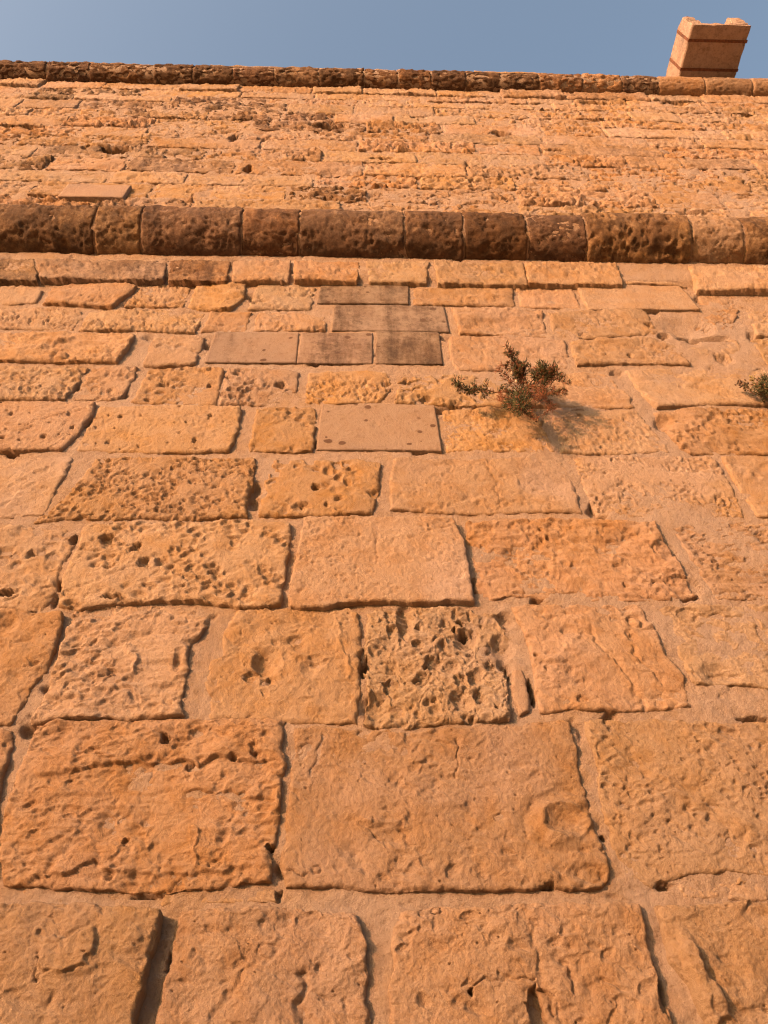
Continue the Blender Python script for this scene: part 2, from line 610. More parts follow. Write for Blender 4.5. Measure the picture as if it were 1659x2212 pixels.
# single holes, shells and scars that show on the blocks
for a in [('A', 895, 125, 30, 34, .03), ('A', 1465, 715, 22, 22, .04), ('A', 680, 685, 22, 22, .012), ('A', 1385, 210, 26, 22, .014), ('A', 1260, 230, 24, 20, .014),
          ('A', 1020, 275, 26, 26, .012), ('A', 1370, 180, 26, 40, .012), ('A', 1210, 660, 34, 46, .010, 'bowl'), ('A', 600, 865, 40, 30, .014, 'bowl'),
          ('A', 800, 965, 75, 16, .03), ('A', 1505, 960, 22, 40, .018), ('A', 905, 1330, 10, 90, .02),
          ('A', 1450, 1270, 60, 50, .004, 'ring'),
          ('B', 1215, 1490, 22, 22, .035), ('B', 955, 1540, 50, 45, .012, 'bowl'), ('B', 1250, 1580, 90, 50, .010, 'bowl'), ('B', 670, 560, 40, 20, .008, 'bump'),
          ('B', 1035, 1060, 26, 24, .006, 'ring'), ('B', 390, 825, 30, 24, .006, 'ring'), ('B', 760, 640, 120, 60, .010, 'bowl'), ('B', 560, 720, 60, 50, .008, 'bowl'),
          ('C', 545, 575, 205, 165, .022, 'bump'), ('C', 545, 575, 190, 150, .009, 'ring'), ('C', 560, 570, 130, 92, .034, 'bowl'), ('C', 700, 855, 80, 52, .010, 'bowl'), ('C', 700, 855, 80, 52, .006, 'ring'),
          ('C', 770, 650, 18, 14, .05), ('C', 470, 920, 46, 14, .025), ('C', 1110, 905, 55, 24, .03), ('C', 430, 1560, 80, 100, .016, 'flake'),
          ('C', 1085, 1500, 24, 150, .02), ('C', 1240, 1350, 60, 240, .010, 'bump'),
          ('D', 580, 440, 45, 32, .024), ('D', 745, 485, 36, 30, .022), ('D', 1160, 615, 32, 26, .024), ('D', 870, 560, 40, 30, .02), ('D', 780, 560, 36, 30, .02),
          ('D', 395, 420, 20, 30, .03), ('D', 25, 710, 50, 18, .05), ('D', 165, 505, 30, 24, .016), ('D', 600, 1140, 32, 20, .012), ('D', 30, 900, 80, 70, .02, 'bowl'),
          ('D', 1440, 1100, 80, 90, .022, 'bowl'), ('D', 1350, 1160, 40, 36, .014), ('D', 1470, 1185, 40, 30, .014), ('D', 960, 1090, 30, 70, .012, 'bowl'),
          ('D', 290, 760, 20, 40, .025), ('D', 620, 745, 70, 14, .025),
          ('E', 380, 147, 24, 22, .03), ('E', 860, 870, 50, 100, .03, 'bowl'), ('E', 1160, 880, 18, 18, .04), ('E', 1130, 908, 14, 14, .04),
          ('E', 1175, 940, 24, 24, .04), ('E', 700, 1330, 90, 80, .03, 'bowl'), 
          ('E', 1545, 1240, 18, 70, .06), ('E', 640, 1110, 30, 60, .05), ('E', 1410, 1140, 18, 60, .05),
          ('E', 500, 210, 24, 16, .016), ('E', 320, 245, 30, 20, .014), ('E', 440, 240, 20, 16, .012), ('E', 345, 1120, 60, 60, .014, 'bowl'), ('E', 90, 1090, 60, 60, .016, 'bowl'),
          ('F', 945, 868, 40, 36, .010, 'ring'), ('F', 925, 955, 26, 26, .014), ('F', 435, 385, 14, 12, .014), ('F', 470, 425, 14, 12, .014), ('F', 440, 430, 10, 10, .014),
          ('F', 1040, 655, 12, 10, .016), ('F', 890, 675, 16, 12, .014), ('F', 410, 1060, 14, 14, .014), ('F', 460, 1125, 12, 12, .012), ('F', 1400, 1150, 130, 60, .014, 'bowl'),
          ('F', 1230, 830, 60, 40, .012, 'flake'), ('F', 1590, 1390, 90, 18, .07), ('F', 1410, 210, 30, 26, .010, 'ring'), ('F', 1100, 480, 70, 50, .014, 'flake'),
          ('F', 1200, 670, 90, 50, .014, 'flake'), ('F', 300, 500, 90, 40, .012, 'bowl'), ('F', 650, 1290, 40, 20, .010),
          ('G', 330, 590, 50, 26, .016, 'ring'), ('G', 280, 515, 110, 20, .010, 'bump'), ('G', 60, 910, 16, 9, .02), ('G', 235, 1035, 16, 9, .02), ('G', 10, 1045, 16, 10, .02),
          ('G', 395, 985, 12, 9, .02), ('G', 650, 915, 12, 8, .02), ('G', 1135, 917, 14, 9, .02), ('G', 1050, 1053, 16, 11, .022), ('G', 580, 1053, 14, 9, .02), ('G', 380, 915, 14, 16, .012),
          ('G', 705, 50, 14, 10, .06), ('G', 1520, 745, 30, 16, .03), ('G', 885, 745, 30, 12, .02), ('G', 1130, 750, 16, 12, .02), ('G', 790, 825, 14, 10, .02),
          ('H', 760, 740, 24, 14, .02), ('H', 865, 725, 14, 14, .02), ('H', 975, 825, 34, 20, .016), ('H', 1130, 845, 34, 14, .016), ('H', 705, 958, 28, 14, .004),
          ('I', 915, 590, 16, 10, .03), ('I', 645, 905, 20, 14, .03), ('I', 1430, 600, 50, 30, .03), ('I', 1280, 490, 170, 14, .05), ('I', 1015, 420, 20, 8, .04), ('I', 1100, 480, 40, 12, .05),
          ('I', 1230, 430, 160, 60, .03, 'bowl'), ('I', 800, 280, 130, 40, .006, 'bowl'), ('H', 1330, 430, 200, 40, .014, 'bowl'), ('I', 1100, 950, 60, 40, .03, 'bowl'),
          ('M', 870, 550, 130, 26, .22), ('M', 660, 530, 26, 18, .15), ('M', 180, 375, 180, 14, .15), ('M', 610, 608, 30, 10, .05), ('M', 900, 690, 160, 40, .015, 'bowl'),
          ('N', 1110, 372, 150, 22, .22), ('N', 495, 705, 34, 30, .22), ('N', 380, 465, 30, 26, .15), ('N', 630, 465, 60, 10, .15), ('N', 1540, 620, 90, 10, .15),
          ('N', 240, 232, 70, 9, .15), ('N', 1080, 925, 26, 28, .06), ('N', 1140, 740, 100, 36, .02, 'bowl'), ('N', 670, 315, 18, 16, .05),
          ('O', 1030, 430, 100, 16, .22), ('O', 260, 545, 80, 9, .15), ('O', 1430, 560, 80, 9, .15), ('O', 765, 670, 18, 36, .06), ('O', 800, 803, 30, 9, .05), ('O', 390, 308, 60, 8, .15),
          ('P', 320, 190, 120, 9, .15), ('P', 980, 195, 130, 9, .15), ('P', 1500, 290, 50, 6, .05), ('P', 920, 575, 60, 9, .05), ('P', 1100, 1035, 180, 9, .05), ('P', 640, 735, 70, 6, .05)]:
    dent(*a)

rc = random.Random(21)
cells = []
while len(cells) < 46:        # the cavernous block: rounded cells, deepest to the right and below
    cx, cy = rc.uniform(660, 1410), rc.uniform(815, 1410)
    w = .35 + .65 * (cx - 640) / 780
    r = rc.choice((13, 18, 24, 32, 46, 62)) * (.7 + .5 * w)
    if all((cx - x) ** 2 + ((cy - y) * 1.1) ** 2 > (.80 * (r + q)) ** 2 for x, y, q in cells) or len(cells) > 36 and rc.random() < .02:
        cells.append((cx, cy, r))
        dent('E', cx, cy, r, r * rc.uniform(.75, 1.05), (.008 + .0003 * r) * (.25 + .85 * w), rc.choice(('hole', 'bowl', 'bowl')))
    elif rc.random() < .002:
        break
scar('A', [(340, 300), (560, 265), (700, 250), (1030, 240), (1250, 222), (1530, 240)], .014, .05, 'ledge')
scar('A', [(960, 405), (1250, 402), (1400, 417), (1520, 452)], .012, .05, 'ledge')
scar('A', [(180, 880), (500, 800), (800, 850), (1000, 835), (1450, 800)], .010, .05, 'ledge')
scar('A', [(230, 1215), (400, 1192), (530, 1190), (572, 1240), (480, 1375), (330, 1405), (230, 1350)], .011, .010, 'plate')
scar('A', [(222, 1300), (225, 1480)], .005, .004)
scar('A', [(1140, 1660), (1230, 1500), (1390, 1330)], .005, .012)
scar('A', [(1640, 1400), (1630, 1560), (1680, 1700)], .012, .016)
scar('A', [(1060, 590), (1065, 700), (1040, 800)], .006, .006, 'ridge')
scar('B', [(1145, 130), (1135, 230), (1140, 330)], .006, .005)
scar('B', [(405, 110), (385, 210), (365, 300)], .008, .006)
scar('B', [(215, 840), (280, 860), (330, 840)], .006, .004)
scar('B', [(830, 580), (850, 650), (880, 700)], .007, .008)
scar('B', [(630, 570), (680, 630), (715, 680)], .007, .010)
scar('B', [(580, 740), (640, 830)], .008, .016)
scar('C', [(0, 1450), (120, 1420), (410, 1405)], .007, .004)
scar('C', [(380, 1150), (440, 1420), (560, 1660)], .005, .010)
scar('C', [(410, 1410), (440, 1480), (475, 1660), (350, 1660), (355, 1560)], -.022, .008, 'plate')
scar('C', [(1140, 1230), (1200, 1205), (1330, 1400), (1490, 1680), (1340, 1680), (1280, 1580)], .016, .012, 'plate')
scar('C', [(560, 1340), (610, 1420), (620, 1500)], .008, .010)
scar('D', [(640, 1210), (700, 1270), (760, 1320)], .010, .010)
scar('D', [(300, 1180), (420, 1130), (560, 1090)], .007, .010)
scar('D', [(640, 1200), (720, 1160), (740, 1060), (690, 1010)], .010, .012, 'ridge')
scar('D', [(230, 1310), (400, 1270), (500, 1290)], .006, .010)
scar('D', [(430, 690), (700, 600), (820, 560)], .004, .008)
scar('E', [(490, 860), (520, 1000), (560, 1180)], .006, .010, 'ridge')
scar('E', [(705, 450), (710, 580)], .004, .005)
scar('F', [(690, 430), (820, 435), (900, 395), (1010, 400)], .010, .03, 'ledge')
scar('F', [(700, 900), (740, 1000), (840, 1090), (930, 1200), (1000, 1340)], .007, .010)
scar('F', [(930, 1020), (1000, 1120), (1100, 1200)], .008, .010)
scar('F', [(1190, 905), (1270, 930), (1450, 1000), (1560, 1010)], .010, .04, 'ledge')
scar('F', [(1290, 1150), (1400, 1130), (1560, 1150)], .010, .03, 'ledge')
scar('F', [(430, 700), (700, 720), (1100, 735)], .010, .03, 'ledge')
scar('I', [(130, 1160), (195, 1270), (210, 1430)], .005, .006)
scar('G', [(0, 965), (150, 965), (300, 925), (480, 885)], .007, .005)
scar('G', [(0, 1020), (60, 1010), (180, 985)], .007, .006)
scar('G', [(200, 560), (280, 540), (390, 500)], .012, .020, 'ridge')
scar('I', [(760, 660), (900, 800), (1040, 900)], .006, .012, 'ridge')
scar('I', [(1150, 490), (1300, 505), (1420, 480)], .030, .03, 'ledge')

# ------------------------------------------------------------------ the blocks of the lower wall, course by course from below
COURSES = []


def course(*specs):
    a = len(TRACED)
    for s in specs:
        s = list(s)
        kw = s.pop() if isinstance(s[-1], dict) else {}
        block(*s, **kw)
    COURSES.append((a, len(TRACED)))


course(
    ('A', [(-900, 990), (-100, 990), (0, 1005), (380, 1003), (870, 1035)], [(-1100, 2430), (560, 2430)], FLAKY, dict(right=[(860, 1180), (800, 1290), (745, 1540), (700, 1700)], out=.085, pale=.5)),
    ('A', [(985, 1050), (1200, 1032), (1540, 1032), (1920, 1060)], [(700, 2430), (2000, 2430)], FLAKY,
     dict(left=[(940, 1200), (905, 1380), (850, 1590), (830, 1700)], right=[(1947, 1130), (1967, 1250), (1987, 1400), (1977, 1540), (2010, 1700)], out=.026)),
    ('C', [(-311, 1035), (0, 1022), (440, 1004), (700, 1012), (950, 1003), (985, 1030)], [(-400, 2430), (1400, 2430)], ROUGH,
     dict(left=[(-370, 1130), (-365, 1300), (-385, 1500), (-380, 1659)], right=[(1000, 1150), (1030, 1300), (1060, 1420), (1140, 1620)], out=.04)),
    ('C', [(1050, 1020), (1200, 1032), (1400, 1012), (1660, 1012), (2700, 1000)], [(1700, 2430), (3100, 2430)], FLAKY,
     dict(left=[(1100, 1180), (1130, 1330), (1200, 1420), (1290, 1580), (1330, 1660)], out=.04)),
)
course(
    ('A', [(-900, 50), (55, 65)], [(-1050, 915), (-60, 915)], ROUGH, dict(right=[(70, 160), (20, 330), (0, 450)], out=.04)),
    ('A', [(190, 60), (300, 25), (500, 15), (800, 10), (1100, 15), (1300, 15), (1480, 15), (1540, 20)],
     [(20, 905), (100, 915), (300, 930), (600, 942), (850, 955), (950, 942), (1150, 922), (1300, 910), (1470, 890)], SCAR,
     dict(left=[(140, 220), (80, 360), (10, 560), (-5, 760)], right=[(1520, 150), (1545, 250), (1520, 330), (1510, 460), (1510, 560), (1500, 680), (1455, 740)], out=.034, botsharp=.8, pstretch=1.8, layer=.003)),
    ('C', [(-896, 50), (-760, 50), (-520, 60), (-310, 88), (-160, 70), (90, 45), (340, 30), (575, 15)],
     [(-955, 930), (-830, 912), (-700, 925), (-500, 938), (-380, 958), (-250, 945), (-100, 937), (200, 945), (400, 935), (470, 915), (560, 938), (700, 940), (760, 930), (815, 880)], ROUGH,
     dict(left=[(-920, 300), (-950, 600), (-970, 800)], right=[(610, 110), (620, 200), (640, 350), (690, 450), (720, 580), (760, 700), (800, 830)], out=.03, pale=.5, flake=.004)),
    ('C', [(665, 20), (800, 20), (1000, 15), (1300, 20), (1659, 35), (2700, 35)], [(890, 860), (1000, 895), (1060, 920), (1150, 885), (1230, 855), (1480, 845), (1659, 868), (2850, 880)], ROUGH,
     dict(left=[(690, 150), (740, 290), (745, 450), (790, 600), (830, 740)], out=.022, dark=.12, lump=.009, pit=.008, psize=.018, pcover=.1)),
)
course(
    ('D', [(-900, 835), (0, 805), (200, 825), (345, 832)], [(-1000, 1440), (60, 1430)], ROUGH, dict(right=[(330, 940), (290, 1040), (250, 1130), (170, 1240)], out=.03, pale=.05)),
    ('D', [(390, 800), (600, 777), (850, 765), (1000, 790), (1140, 835)], [(170, 1425), (400, 1400), (700, 1397), (900, 1392), (985, 1385)], SCAR,
     dict(left=[(360, 900), (330, 1000), (280, 1150), (225, 1300)], right=[(1130, 890), (1090, 950), (1015, 1010), (1020, 1120), (1010, 1200), (985, 1270)], out=.03, pstretch=2.0, pang=.6, lump=.009)),
    ('E', [(-45, 805), (150, 800), (330, 800), (480, 795), (560, 800), (610, 830)], [(-190, 1392), (0, 1400), (100, 1400), (300, 1418), (605, 1420)], ROUGH,
     dict(left=[(-90, 880), (-130, 960), (-130, 1050), (-190, 1080), (-215, 1200)], right=[(620, 900), (630, 1000), (615, 1150), (620, 1300)], out=.03, pit=.010, psize=.04, pcover=.05, dark=.14)),
    ('E', [(640, 800), (750, 785), (900, 800), (1050, 780), (1200, 790), (1420, 840)], [(640, 1430), (850, 1448), (950, 1440), (1050, 1422), (1300, 1402), (1430, 1400)], CAVE,
     dict(left=[(650, 930), (632, 1120), (648, 1300)], right=[(1432, 950), (1418, 1100), (1425, 1250)], out=.035, pale=.5, su=1.1, sv=.9)),
    ('E', [(1440, 1120), (1495, 1130)], [(1480, 1375), (1535, 1350)], SMOOTH, dict(out=.03, round=.014, lump=.003, und=.004, left=[(1435, 1250)], right=[(1530, 1230)])),
    ('F', [(270, 790), (400, 778), (700, 772), (970, 777)], [(420, 1368), (500, 1362), (560, 1342), (800, 1350), (1000, 1353), (1250, 1335)], ROUGH,
     dict(left=[(330, 900), (380, 1050), (390, 1180), (415, 1280)], right=[(1000, 830), (1060, 930), (1100, 1050), (1190, 1150)], out=.026, flake=.008)),
    ('F', [(1050, 800), (1180, 787), (1400, 778), (1659, 778), (2600, 770)], [(1260, 1215), (1500, 1217), (1659, 1235), (2850, 1400)], FLAKY,
     dict(left=[(1120, 880), (1150, 960), (1190, 1080), (1245, 1200)], out=.012, pale=.05)),
)
course(
    ('D', [(-800, 340), (0, 342), (120, 347), (200, 352), (400, 362)], [(-900, 810), (0, 792), (120, 810), (225, 815)], COMB, dict(right=[(408, 410), (390, 460), (330, 600), (300, 720)], out=.035, psize=.04, pcover=.0)),
    ('D', [(460, 340), (600, 322), (700, 313), (900, 322), (1100, 326), (1300, 313), (1560, 322)],
     [(310, 772), (420, 797), (560, 770), (660, 765), (880, 748), (1000, 748), (1150, 762), (1300, 788), (1400, 788), (1515, 768)], COMB,
     dict(left=[(420, 450), (370, 560), (330, 640)], right=[(1568, 400), (1558, 500), (1540, 590), (1522, 690)], out=.06, botsharp=1.0, pstretch=1.5, pcover=.12, psize=.027)),
    ('E', [(315, 315), (500, 307), (700, 302), (900, 302), (1110, 307)], [(235, 788), (300, 797), (420, 788), (500, 767), (700, 752), (900, 760), (1000, 758), (1100, 746), (1238, 755)], ROUGH,
     dict(left=[(290, 430), (260, 580), (240, 700)], right=[(1160, 370), (1190, 480), (1210, 600)], out=.07, pale=1.0, value_drop=-.14, flake=.002, lump=.005, und=.006, pit=.005, psize=.018, pcover=.05, round=.014, botsharp=2.5)),
    ('F', [(20, 350), (160, 332), (400, 322), (600, 322), (800, 327), (1050, 337)], [(90, 742), (170, 753), (280, 737), (450, 750), (700, 758), (1000, 758), (1120, 752), (1285, 728)], SCAR,
     dict(left=[(40, 450), (70, 600)], right=[(1090, 420), (1150, 520), (1220, 640)], out=.026, pale=.3)),
    ('F', [(1110, 332), (1400, 327), (1659, 327), (2400, 322)], [(1380, 755), (1659, 760), (2700, 760)], TINY, dict(left=[(1200, 470), (1290, 620)], out=.012, dark=.4, pale=.6, layer=.004, pstretch=2.4)),
)
course(
    ('G', [(-600, 1140), (0, 1150), (200, 1150), (400, 1132)], [(-700, 1490), (0, 1480), (130, 1470), (240, 1460)], ROUGH, dict(right=[(360, 1240), (305, 1330), (265, 1420)], out=.012, pale=.7, und=.005)),
    ('G', [(510, 1142), (700, 1137), (900, 1132), (1100, 1137), (1370, 1142)], [(170, 1492), (260, 1488), (430, 1468), (620, 1478), (760, 1465), (900, 1478), (1100, 1475), (1200, 1462), (1335, 1460)], FINE,
     dict(left=[(440, 1240), (380, 1320), (290, 1405)], right=[(1378, 1180), (1368, 1280), (1335, 1350)], out=.035, pstretch=1.6, pang=.25, botsharp=1.0, pit=.011)),
    ('H', [(150, 1152), (300, 1147), (450, 1152), (600, 1147), (730, 1165)], [(70, 1460), (250, 1460), (400, 1465), (560, 1452), (685, 1445)], COMB,
     dict(left=[(140, 1180), (100, 1260), (90, 1340)], right=[(720, 1240), (720, 1330)], out=.03, psize=.045, pit=.016, pcover=.05, pstretch=1.1, pale=0)),
    ('I', [(-361, 1147), (-160, 1150), (150, 1147), (400, 1147), (550, 1152)], [(-381, 1430), (-200, 1445), (0, 1450), (200, 1453), (400, 1445), (655, 1448)], ROUGH,
     dict(left=[(-385, 1250), (-380, 1400)], right=[(580, 1210), (620, 1310)], out=.018, pale=.8, flake=.003, dark=.3, pit=.006, psize=.022)),
    ('I', [(610, 1147), (800, 1142), (1100, 1138), (1350, 1142)], [(740, 1460), (900, 1473), (1100, 1470), (1300, 1462), (1540, 1472)], TINY, dict(left=[(650, 1280), (700, 1380)], right=[(1400, 1190), (1450, 1280), (1500, 1370)], out=.014, dark=.38, pale=.7)),
    ('I', [(1400, 1142), (1659, 1142), (2200, 1140)], [(1600, 1470), (1659, 1470), (2600, 1475)], ROUGH, dict(left=[(1450, 1240), (1530, 1370)], out=.012)),
)
course(
    ('G', [(-600, 840), (0, 842), (250, 842), (515, 842)], [(-700, 1105), (0, 1104), (200, 1100), (335, 1095)], HOLEY, dict(right=[(505, 895), (460, 960), (400, 1040)], out=.035, flake=.005, pale=.1)),
    ('G', [(540, 862), (700, 862), (1000, 862), (1305, 872)], [(400, 1105), (600, 1113), (900, 1118), (1242, 1114)], HOLEY, dict(left=[(480, 960), (430, 1050)], right=[(1303, 920), (1288, 1000)], out=.022, dark=.24)),
    ('H', [(60, 872), (200, 867), (380, 872)], [(10, 1105), (130, 1108), (250, 1112), (362, 1110)], COMB, dict(left=[(40, 960)], right=[(384, 930), (370, 1050)], out=.026, dark=.22, pit=.011)),
    ('H', [(410, 852), (700, 852), (1020, 866)], [(380, 1104), (700, 1106), (1060, 1113)], SMOOTH, dict(mat=MAT_NEW, dark=.42, pale=.6)),
    ('I', [(-100, 882), (100, 872), (280, 882), (400, 900)], [(-80, 1110), (100, 1110), (300, 1112), (515, 1118)], FINE, dict(left=[(-92, 1000)], right=[(440, 960), (470, 1020)], out=.012, pit=.008, pale=.1)),
    ('I', [(480, 884), (700, 882), (950, 888)], [(540, 1120), (800, 1128), (1135, 1118)], FINE, dict(left=[(510, 1000)], right=[(1000, 950), (1070, 1020)], out=.012, pit=.008, pale=.1)),
    ('I', [(1040, 902), (1250, 883), (1659, 877), (2200, 872)], [(1240, 1125), (1400, 1128), (1659, 1130), (2500, 1130)], SCAR, dict(left=[(1100, 1000), (1180, 1090)], out=.014, dark=.3, pit=.012)),
)
course(
    ('G', [(-600, 640), (0, 642), (300, 647), (480, 652)], [(-600, 830), (0, 830), (200, 833), (352, 833)], FINE, dict(right=[(430, 730), (370, 810)], out=.018, psize=.026, dark=.2)),
    ('G', [(500, 657), (620, 652), (750, 657)], [(375, 833), (500, 830), (632, 833)], COMB, dict(right=[(738, 690), (700, 770)], out=.018, dark=.2, pit=.012)),
    ('G', [(800, 672), (950, 662), (1100, 653), (1210, 662)], [(700, 847), (900, 855), (1165, 858)], COMB, dict(left=[(760, 750), (720, 820)], right=[(1200, 720), (1180, 800)], out=.022)),
    ('H', [(-100, 662), (100, 658), (290, 682)], [(-150, 858), (0, 860), (255, 850)], COMB, dict(right=[(288, 750), (262, 820)], out=.022, dark=.2, pit=.018)),
    ('H', [(330, 692), (450, 682), (600, 673), (760, 682)], [(320, 850), (500, 858), (725, 845)], FINE, dict(right=[(788, 720), (770, 790)], out=.018)),
    ('I', [(-330, 702), (-100, 692), (150, 692), (280, 702)], [(-360, 850), (0, 868), (300, 880)], COMB, dict(out=.014, pit=.018, psize=.034, pale=0)),
    ('I', [(330, 692), (500, 685), (760, 683)], [(350, 872), (600, 880), (935, 880)], SCAR, dict(right=[(830, 730), (900, 800)], out=.008)),
    ('I', [(880, 672), (1100, 664), (1659, 662), (2200, 662)], [(1055, 885), (1250, 870), (1400, 866), (1659, 870), (2300, 870)], ROUGH, dict(left=[(950, 780), (1010, 850)], out=.004, pit=.007, psize=.018)),
)
course(
    ('G', [(-600, 462), (0, 462), (300, 467), (730, 477)], [(-600, 630), (0, 625), (300, 628), (632, 630)], SCAR, dict(right=[(708, 540)], out=.02, pale=.1)),
    ('G', [(820, 487), (950, 482), (1110, 492)], [(770, 642), (850, 652), (1052, 640)], COMB, dict(right=[(1090, 560)], out=.026, pcover=.1)),
    ('G', [(1165, 466), (1400, 466), (1615, 471)], [(1105, 634), (1300, 635), (1600, 635)], SMOOTH, dict(mat=MAT_NEW, dark=.48, pale=.5)),
    ('H', [(300, 471), (500, 471), (685, 471)], [(275, 635), (480, 639), (685, 640)], SMOOTH, dict(mat=MAT_NEW, dark=.64, pale=.5)),
    ('H', [(705, 466), (900, 466), (1045, 471)], [(700, 640), (900, 640), (1065, 640)], SMOOTH, dict(mat=MAT_NEW, dark=.70, pale=.5)),
    ('I', [(-60, 492), (150, 492), (350, 497), (560, 512)], [(-30, 670), (200, 678), (450, 670), (592, 662)], ROUGH, dict(left=[(-65, 600)], out=.016, pit=.008, psize=.02, pale=.5)),
    ('I', [(590, 512), (800, 502), (1000, 497), (1160, 512)], [(620, 650), (800, 638), (1000, 640), (1240, 643)], SCAR, dict(right=[(1190, 560)], out=.02, dark=.2)),
    ('I', [(1180, 512), (1350, 520), (1480, 502)], [(1270, 650), (1450, 655), (1592, 655)], COMB, dict(right=[(1510, 550)], out=-.004, pale=0)),
    ('I', [(1560, 500), (1659, 500), (2100, 500)], [(1665, 655), (2200, 655)], COMB, dict(out=.012)),
)
course(
    ('G', [(-600, 337), (0, 333), (250, 333), (440, 352)], [(-600, 447), (0, 447), (200, 450), (392, 455)], FINE, dict(right=[(455, 390)], out=.018, dark=.15)),
    ('G', [(480, 352), (700, 335), (900, 342), (1105, 357)], [(420, 457), (600, 457), (800, 460), (1052, 468)], FINE, dict(right=[(1090, 400)], out=.022, pit=.012)),
    ('G', [(1140, 362), (1250, 353), (1360, 362)], [(1085, 468), (1200, 464), (1332, 464)], ROUGH, dict(out=.014)),
    ('H', [(60, 357), (250, 348), (430, 372)], [(40, 460), (250, 460), (432, 460)], COMB, dict(out=.014, pit=.012)),
    ('H', [(480, 322), (800, 322), (1070, 332)], [(465, 459), (800, 462), (1100, 467)], SMOOTH, dict(mat=MAT_NEW, dark=.68, pale=.4)),
    ('H', [(1110, 342), (1350, 337), (1600, 347)], [(1160, 480), (1400, 484), (1640, 488)], SCAR, dict(right=[(1612, 410)], out=.022, dark=.4)),
    ('I', [(470, 357), (700, 347), (1000, 352)], [(500, 490), (750, 490), (1072, 480)], COMB, dict(out=.016, pale=.3, dark=.12, pit=.01)),
    ('I', [(1060, 380), (1300, 357), (1500, 352)], [(1120, 480), (1300, 492), (1455, 488)], COMB, dict(out=-.006, pale=0, pit=.02)),
    ('I', [(1540, 345), (1659, 345), (2050, 345)], [(1600, 490), (2100, 490)], FINE, dict(out=.012)),
)
course(
    ('G', [(-600, 232), (0, 227), (130, 217), (235, 250)], [(-600, 322), (0, 322), (205, 310)], ROUGH, dict(out=.012)),
    ('G', [(280, 217), (400, 198), (600, 200), (745, 212)], [(230, 310), (400, 320), (605, 328)], ROUGH, dict(right=[(700, 260)], out=.035, dark=.2, pit=.01, psize=.024)),
    ('G', [(770, 217), (900, 204), (1030, 222)], [(660, 330), (800, 330), (985, 335)], FINE, dict(right=[(1020, 270)], out=.022, dark=.12)),
    ('G', [(1060, 206), (1200, 208), (1330, 212)], [(1010, 335), (1150, 345), (1245, 345)], SCAR, dict(right=[(1320, 280)], out=.03, dark=.2)),
    ('H', [(65, 208), (200, 200), (380, 227)], [(10, 345), (150, 345), (352, 345)], COMB, dict(left=[(40, 260)], right=[(370, 280)], out=.018, pit=.012)),
    ('H', [(405, 203), (650, 206), (880, 211)], [(385, 314), (650, 315), (880, 319)], SMOOTH, dict(mat=MAT_NEW, dark=.66, pale=.4)),
    ('H', [(900, 227), (1150, 222), (1440, 227)], [(905, 325), (1200, 330), (1455, 333)], SCAR, dict(out=.014, dark=.22)),
    ('I', [(300, 232), (450, 227), (600, 227)], [(320, 335), (500, 340), (655, 340)], ROUGH, dict(out=.01, pit=.006, psize=.02)),
    ('I', [(630, 227), (900, 214), (1180, 217)], [(690, 345), (1000, 345), (1292, 348)], SMOOTH, dict(right=[(1225, 262)], out=.03, dark=.25, lump=.003, und=.006)),
    ('I', [(1260, 245), (1450, 234), (1659, 243), (2100, 250)], [(1320, 347), (1500, 345), (1659, 345), (2200, 345)], COMB, dict(out=-.004, pale=0)),
)
FLEDGE = dict(und=.012, lump=.009, flake=.005, pit=.008, psize=.025, out=.075, round=.014, botsharp=2.2)
course(
    ('J', [(-500, 1228), (185, 1230)], [(-520, 1342), (200, 1345)], FLEDGE, dict(dark=.72)),
    ('J', [(200, 1232), (500, 1236), (910, 1240)], [(215, 1338), (500, 1345), (880, 1345)], FLEDGE, dict(dark=.62, pale=.5)),
    ('J', [(920, 1241), (1245, 1245)], [(905, 1350), (1225, 1358)], FLEDGE, dict(dark=.72)),
    ('J', [(1260, 1245), (1570, 1245)], [(1250, 1350), (1560, 1346)], FLEDGE, dict(dark=.1)),
    ('K', [(262, 1246), (612, 1246)], [(260, 1345), (602, 1350)], FLEDGE, dict(dark=.15)),
    ('K', [(650, 1247), (990, 1250)], [(668, 1354), (980, 1360)], FLEDGE, dict(dark=.1, out=.06)),
    ('K', [(1015, 1250), (1500, 1255)], [(1040, 1365), (1522, 1368)], FLEDGE, dict(dark=.05)),
    ('L', [(347, 1256), (600, 1258), (840, 1260)], [(362, 1365), (600, 1366), (880, 1373)], FLEDGE, dict(dark=.1)),
    ('L', [(852, 1265), (1215, 1270)], [(897, 1370), (1220, 1380)], FLEDGE, dict(dark=.02, out=.03)),
    ('L', [(1232, 1271), (1659, 1275), (2250, 1280)], [(1280, 1390), (1659, 1395), (2350, 1402)], FLEDGE, dict(dark=.05, out=.085, round=.02)),
)

# chips of stone packed into the bed joint under the big blocks
for tl, tp, bt in (('A', [(585, 975), (690, 950)], [(600, 1000), (738, 985)]), ('A', [(880, 962), (1040, 955)], [(860, 1035), (1010, 1030)]),
                   ('A', [(1065, 960), (1480, 925)], [(1070, 1015), (1525, 1012)]), ('C', [(1485, 835), (1590, 862)], [(1480, 905), (1585, 908)]),
                   ('A', [(130, 940), (460, 950)], [(120, 985), (440, 990)]), ('C', [(1160, 890), (1640, 905)], [(1200, 985), (1650, 1000)])):
    block(tl, tp, bt, ROUGH, name='stone_chip', und=.006, lump=.004, flake=.003, out=.006, round=.014, warp=.005)

# ------------------------------------------------------------------ the courses above the cordon
VROWS = [2.55, 2.70, 2.853, 3.017, 3.157, 3.327, 3.478, 3.63, 3.777, 3.932, 4.07, 4.24, 4.36, 4.48, 4.615]
VROWS = [x * D for x in VROWS]
OUTER = []                   # grids of blocks that lie outside the picture
rng = random.Random(4)


